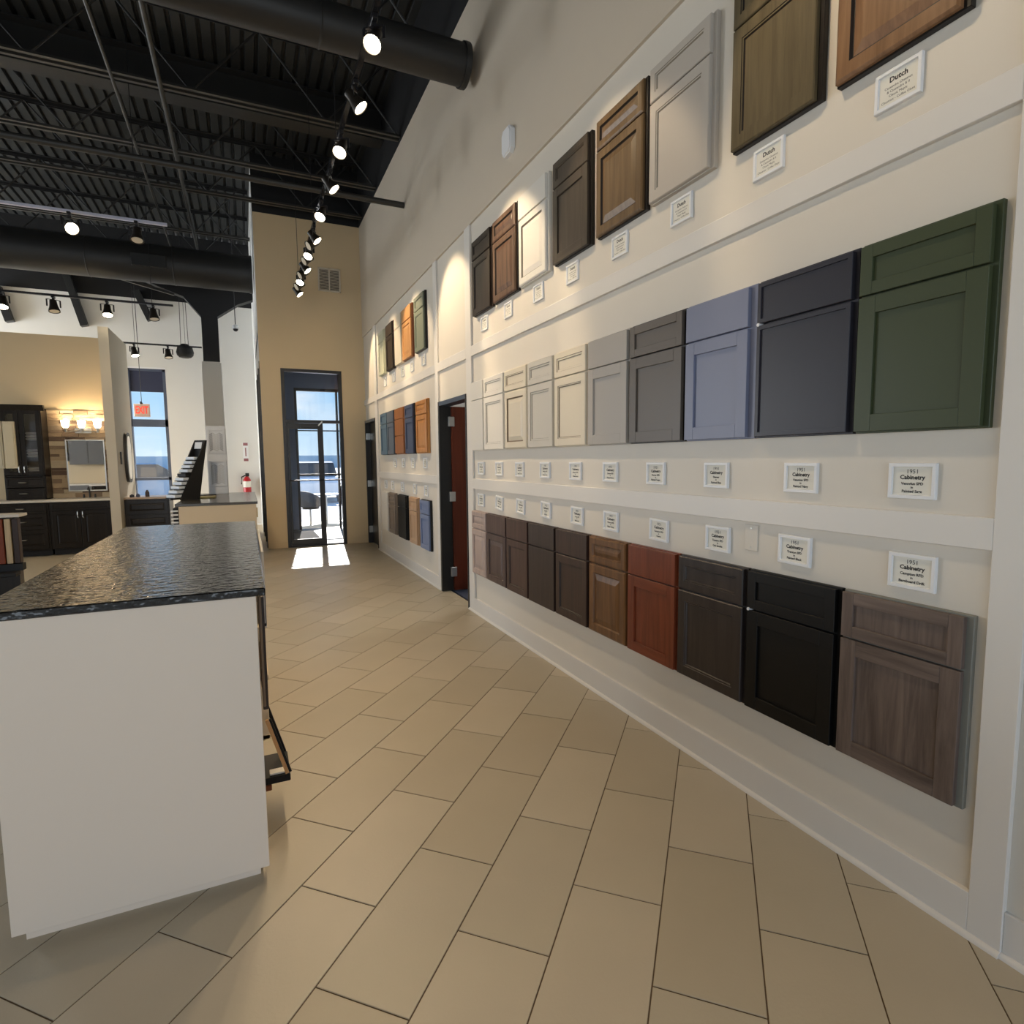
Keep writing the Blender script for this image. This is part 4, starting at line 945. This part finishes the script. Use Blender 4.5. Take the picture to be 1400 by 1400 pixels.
tag(MB().cbox(WX1+.0005, WX1+.02, 11.68, 11.74, 1.47, 1.68, .004).build('wall_switch_box', M_STEEL), 'small black plate on the side of the wing wall near the mirror', 'wall plate')
# exit sign
Ye = 13.4
q = PY(194, 561, Ye)
o = thing('exit_sign', 'white exit sign with red letters hung before the window', 'sign', (q.x, Ye, q.z-.13))
ew = PY(205, 560, Ye).x-PY(183, 560, Ye).x
MB().cbox(q.x-ew/2, q.x+ew/2, Ye, Ye+.04, q.z-.125, q.z+.125, .006).build('sign_box', mat('sign_white', srgb(238, 214, 206), .4), o)
c = bpy.data.curves.new('exit', 'FONT'); c.body = 'EXIT'; c.size = .20; c.align_x = 'CENTER'; c.align_y = 'CENTER'; c.offset = .006; c.resolution_u = 2
to = bpy.data.objects.new('exit', c); COL.objects.link(to); bpy.context.view_layer.update()
me = bpy.data.meshes.new_from_object(to.evaluated_get(bpy.context.evaluated_depsgraph_get())); bpy.data.objects.remove(to)
sc_ = ew*.8/max(1e-6, max(v.co.x for v in me.vertices)-min(v.co.x for v in me.vertices))
for v in me.vertices: v.co = Vector((v.co.x*sc_, 0, v.co.y))
me.materials.clear(); me.materials.append(mat('exit_red', (.8, .05, .03), .4, emit=(1, .10, .06), estr=.7))
lo_ = bpy.data.objects.new('lettering', me); COL.objects.link(lo_); lo_.parent = o; lo_.location = (0, -.003, .13)
MB().tube([(q.x, Ye+.02, q.z+.125), (q.x-.02, Ye+.02, q.z+.17)], [.03, .012], 10).build('canopy', M_STEEL, o, True)
MB().tube([(q.x, Ye+.02, q.z+.15), (q.x, Ye+.02, ZC)], .006, 6).build('hanging_cord', M_STEEL, o)
# fire extinguisher and its sign, on the far wall beside the column
q = PY(338, 662, YF-.1)
fx, fz = q.x, q.z
o = thing('fire_extinguisher', 'red fire extinguisher hung on the far white wall', 'extinguisher', (fx, YF-.1, fz-.25))
M_RED = mat('extinguisher_red', srgb(176, 26, 34), .3)
MB().tube([(fx, YF-.1, fz-.26), (fx, YF-.1, fz-.25), (fx, YF-.1, fz+.10), (fx, YF-.1, fz+.16), (fx, YF-.1, fz+.18)], [.07, .085, .085, .05, .03], 18).build('cylinder', M_RED, o, True)
MB().tube([(fx, YF-.1, fz-.07), (fx, YF-.1, fz+.07)], [.0865, .0865], 18, cap=False).build('paper_band', M_CARD, o, True)
MB().cbox(fx-.03, fx+.05, YF-.12, YF-.08, fz+.18, fz+.26, .006).build('valve', M_BLACK, o)
MB().tube([(fx-.03, YF-.11, fz+.21), (fx-.11, YF-.11, fz+.17), (fx-.12, YF-.11, fz-.0)], .014, 8).build('hose', M_BLACK, o, True)
MB().box(fx-.02, fx+.02, YF-.02, YF-.004, fz-.1, fz+.2).build('bracket', M_RED, o)
q = PY(336, 618, YF-.01)
o = thing('extinguisher_sign', 'narrow white sign with red ends above the extinguisher', 'sign', (q.x, YF, q.z-.22))
MB().cbox(q.x-.06, q.x+.06, YF-.003, YF-.009, q.z-.22, q.z+.22, .001).build('sign_plate', M_WHITEP, o)
for z0, z1 in ((-.215, -.15), (.15, .215)): MB().box(q.x-.05, q.x+.05, YF-.009, YF-.011, q.z+z0, q.z+z1).build('red_end', mat('sign_grey_red', srgb(150, 96, 100), .5), o)
MB().box(q.x-.012, q.x+.012, YF-.009, YF-.011, q.z-.10, q.z+.10).build('arrow', mat('sign_grey_red', srgb(150, 96, 100), .5), o)

# ------------------------------------------------------------------ third island at the left edge with hanging wood samples
Z3 = .98; c3 = PF(26, 703, Z3)
o = thing('display_stand', 'narrow dark display stand with white stone top', 'stand', (c3.x-.5, c3.y+.1, 0))
MB().box(c3.x-1.2, c3.x-.06, c3.y+.08, c3.y+.20, 0, Z3-.03).build('carcass', M_ESP, o)
MB().box(c3.x-1.2, c3.x-.0, c3.y-.02, c3.y+.08, .40, .47).build('lower_rail', M_BLACK, o)
MB().box(c3.x-1.2, c3.x-.0, c3.y+.0, c3.y+.08, .0, .06).build('plinth', M_BLACK, o)
tag(MB().cbox(c3.x-1.25, c3.x, c3.y, c3.y+.24, Z3-.03, Z3, .004).build('white_countertop', M_QTZ), 'white stone top on the narrow stand with hanging wood samples', 'countertop')
cs = [('dark walnut', (60, 42, 34)), ('cream', (216, 190, 150)), ('rust-red', (140, 62, 30)), ('pale maple', (206, 170, 124)), ('orange-brown', (158, 84, 44)), ('espresso', (52, 40, 34)), ('black-brown', (40, 32, 30)), ('sand', (190, 160, 124))]
for k, (nm_, c_) in enumerate(cs):
    xe = c3.x-.015-k*.062
    tag(MB().cbox(xe-.05, xe, c3.y-.012, c3.y+.072, .475, .935, .004).build('hanging_wood_sample', wood('hang_'+nm_, srgb(*[v*.9 for v in c_]), srgb(*c_))), '%s wood sample strip on the narrow white-topped stand' % nm_, 'sample board')
tag(MB().cbox(c3.x-.26, c3.x-.02, c3.y-.16, c3.y-.022, .36, .40, .006).build('sample_tray', M_BLACK), 'black tray sticking out below the hanging wood strips', 'tray')

# ------------------------------------------------------------------ outside: car park, patio seats, parked cars
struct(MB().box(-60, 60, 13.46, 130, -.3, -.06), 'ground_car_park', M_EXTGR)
struct(MB().box(-60, 60, 129, 131, -.06, 2.6), 'wall_tree_line', mat('hazy_distant_trees', srgb(176, 196, 206), .9, .2, .3))  # pale blue-grey puts distance haze into the tree colour
def chair(loc, rz, lab):
    t = thing('shell_chair', lab, 'chair', (0, 0, 0))
    b = MB(); n = 13; prof = []
    for i in range(n):                                  # bucket shell: seat, arms, back
        a = -math.pi*.62+math.pi*1.24*i/(n-1)
        h = .26+.17*math.cos(a)
        prof.append((a, h))
    vs = []; rows = 5
    for (a, h) in prof:
        for k in range(rows):
            f = k/(rows-1); r_ = .14+.16*f**.6
            vs.append((math.sin(a)*r_, math.cos(a)*r_, .42+h*f**1.6))
    fs = [(i*rows+k, (i+1)*rows+k, (i+1)*rows+k+1, i*rows+k+1) for i in range(n-1) for k in range(rows-1)]
    b.add(vs, fs); b.build('shell', mat('dark_shell', srgb(44, 52, 66), .5), t, True)
    t.children[0].modifiers.new('thick', 'SOLIDIFY').thickness = .02
    MB().tube([(0, 0, .41), (0, 0, .425)], [.20, .22], 20).build('seat', mat('dark_shell', srgb(44, 52, 66), .5), t, True)
    MB().tube([(0, 0, .02), (0, 0, .41)], .025, 10).build('stem', M_CHROME, t, True)
    MB().tube([(0, 0, 0), (0, 0, .015), (0, 0, .04)], [.22, .21, .03], 20).build('foot', M_CHROME, t, True)
    t.location = loc; t.rotation_euler.z = rz
    return t
chair((PY(424, 690, 14.5).x, 14.5, -.06), 2.4, 'dark shell chair to the left of the patio table')
chair((PY(472, 690, 15.3).x, 15.3, -.06), -1.9, 'dark shell chair to the right of the patio table')
q = PY(446, 690, 15.0)
o = thing('patio_table', 'round white pedestal table outside the entrance', 'table', (q.x, 15.0, -.06))
MB().tube([(q.x, 15, .64), (q.x, 15, .67)], .36, 28).build('table_top', M_WHITEP, o, True)
MB().tube([(q.x, 15, -.03), (q.x, 15, .64)], .03, 12).build('stem', M_CHROME, o, True)
MB().tube([(q.x, 15, -.06), (q.x, 15, -.02)], [.28, .05], 24).build('foot', M_CHROME, o, True)
def car(loc, rz, col, lab):
    t = thing('parked_car', lab, 'car', (0, 0, 0))
    pm = mat('car_'+lab.split()[0], col, .25, .01, coat=.5)
    body = [(-2.1, .35), (-2.15, .75), (-1.9, .95), (-1.2, 1.02), (1.1, 1.0), (1.95, .82), (2.12, .6), (2.1, .35)]
    MB().prism(body, 'y', -.85, .85).build('body', pm, t)
    vs = [(-1.5, -.78, 1.0), (-1.1, -.66, 1.48), (.25, -.66, 1.48), (1.0, -.78, 1.0)]; vs2 = [(a, -b, c) for a, b, c in vs]
    MB().add(vs+vs2, [(0, 1, 2, 3), (7, 6, 5, 4), (0, 4, 5, 1), (1, 5, 6, 2), (2, 6, 7, 3)]).build('cabin_glass', mat('car_glass', (.02, .03, .04), .08), t)
    MB().add([(-1.1, -.66, 1.48), (-1.1, .66, 1.48), (.25, .66, 1.48), (.25, -.66, 1.48), (-1.0, -.6, 1.53), (-1.0, .6, 1.53), (.15, .6, 1.53), (.15, -.6, 1.53)], [(4, 5, 6, 7), (0, 1, 5, 4), (1, 2, 6, 5), (2, 3, 7, 6), (3, 0, 4, 7)]).build('roof', pm, t)
    for x in (-1.35, 1.35):
        for y in (-.86, .86):
            w_ = MB().tube([(x, y-.1, .32), (x, y+.1, .32)], .32, 20).build('wheel', M_BLACK, t, True)
            MB().tube([(x, y-.105, .32), (x, y+.105, .32)], .19, 16).build('rim', M_CHROME, w_, True)
    t.location = loc; t.rotation_euler.z = rz
    return t
car((PY(432, 650, 24).x, 24, -.06), 1.45, srgb(215, 222, 230), 'white car parked outside the glass entrance')
car((PY(205, 655, 25).x, 25, -.06), .15, srgb(120, 150, 176), 'blue car parked outside the far window')
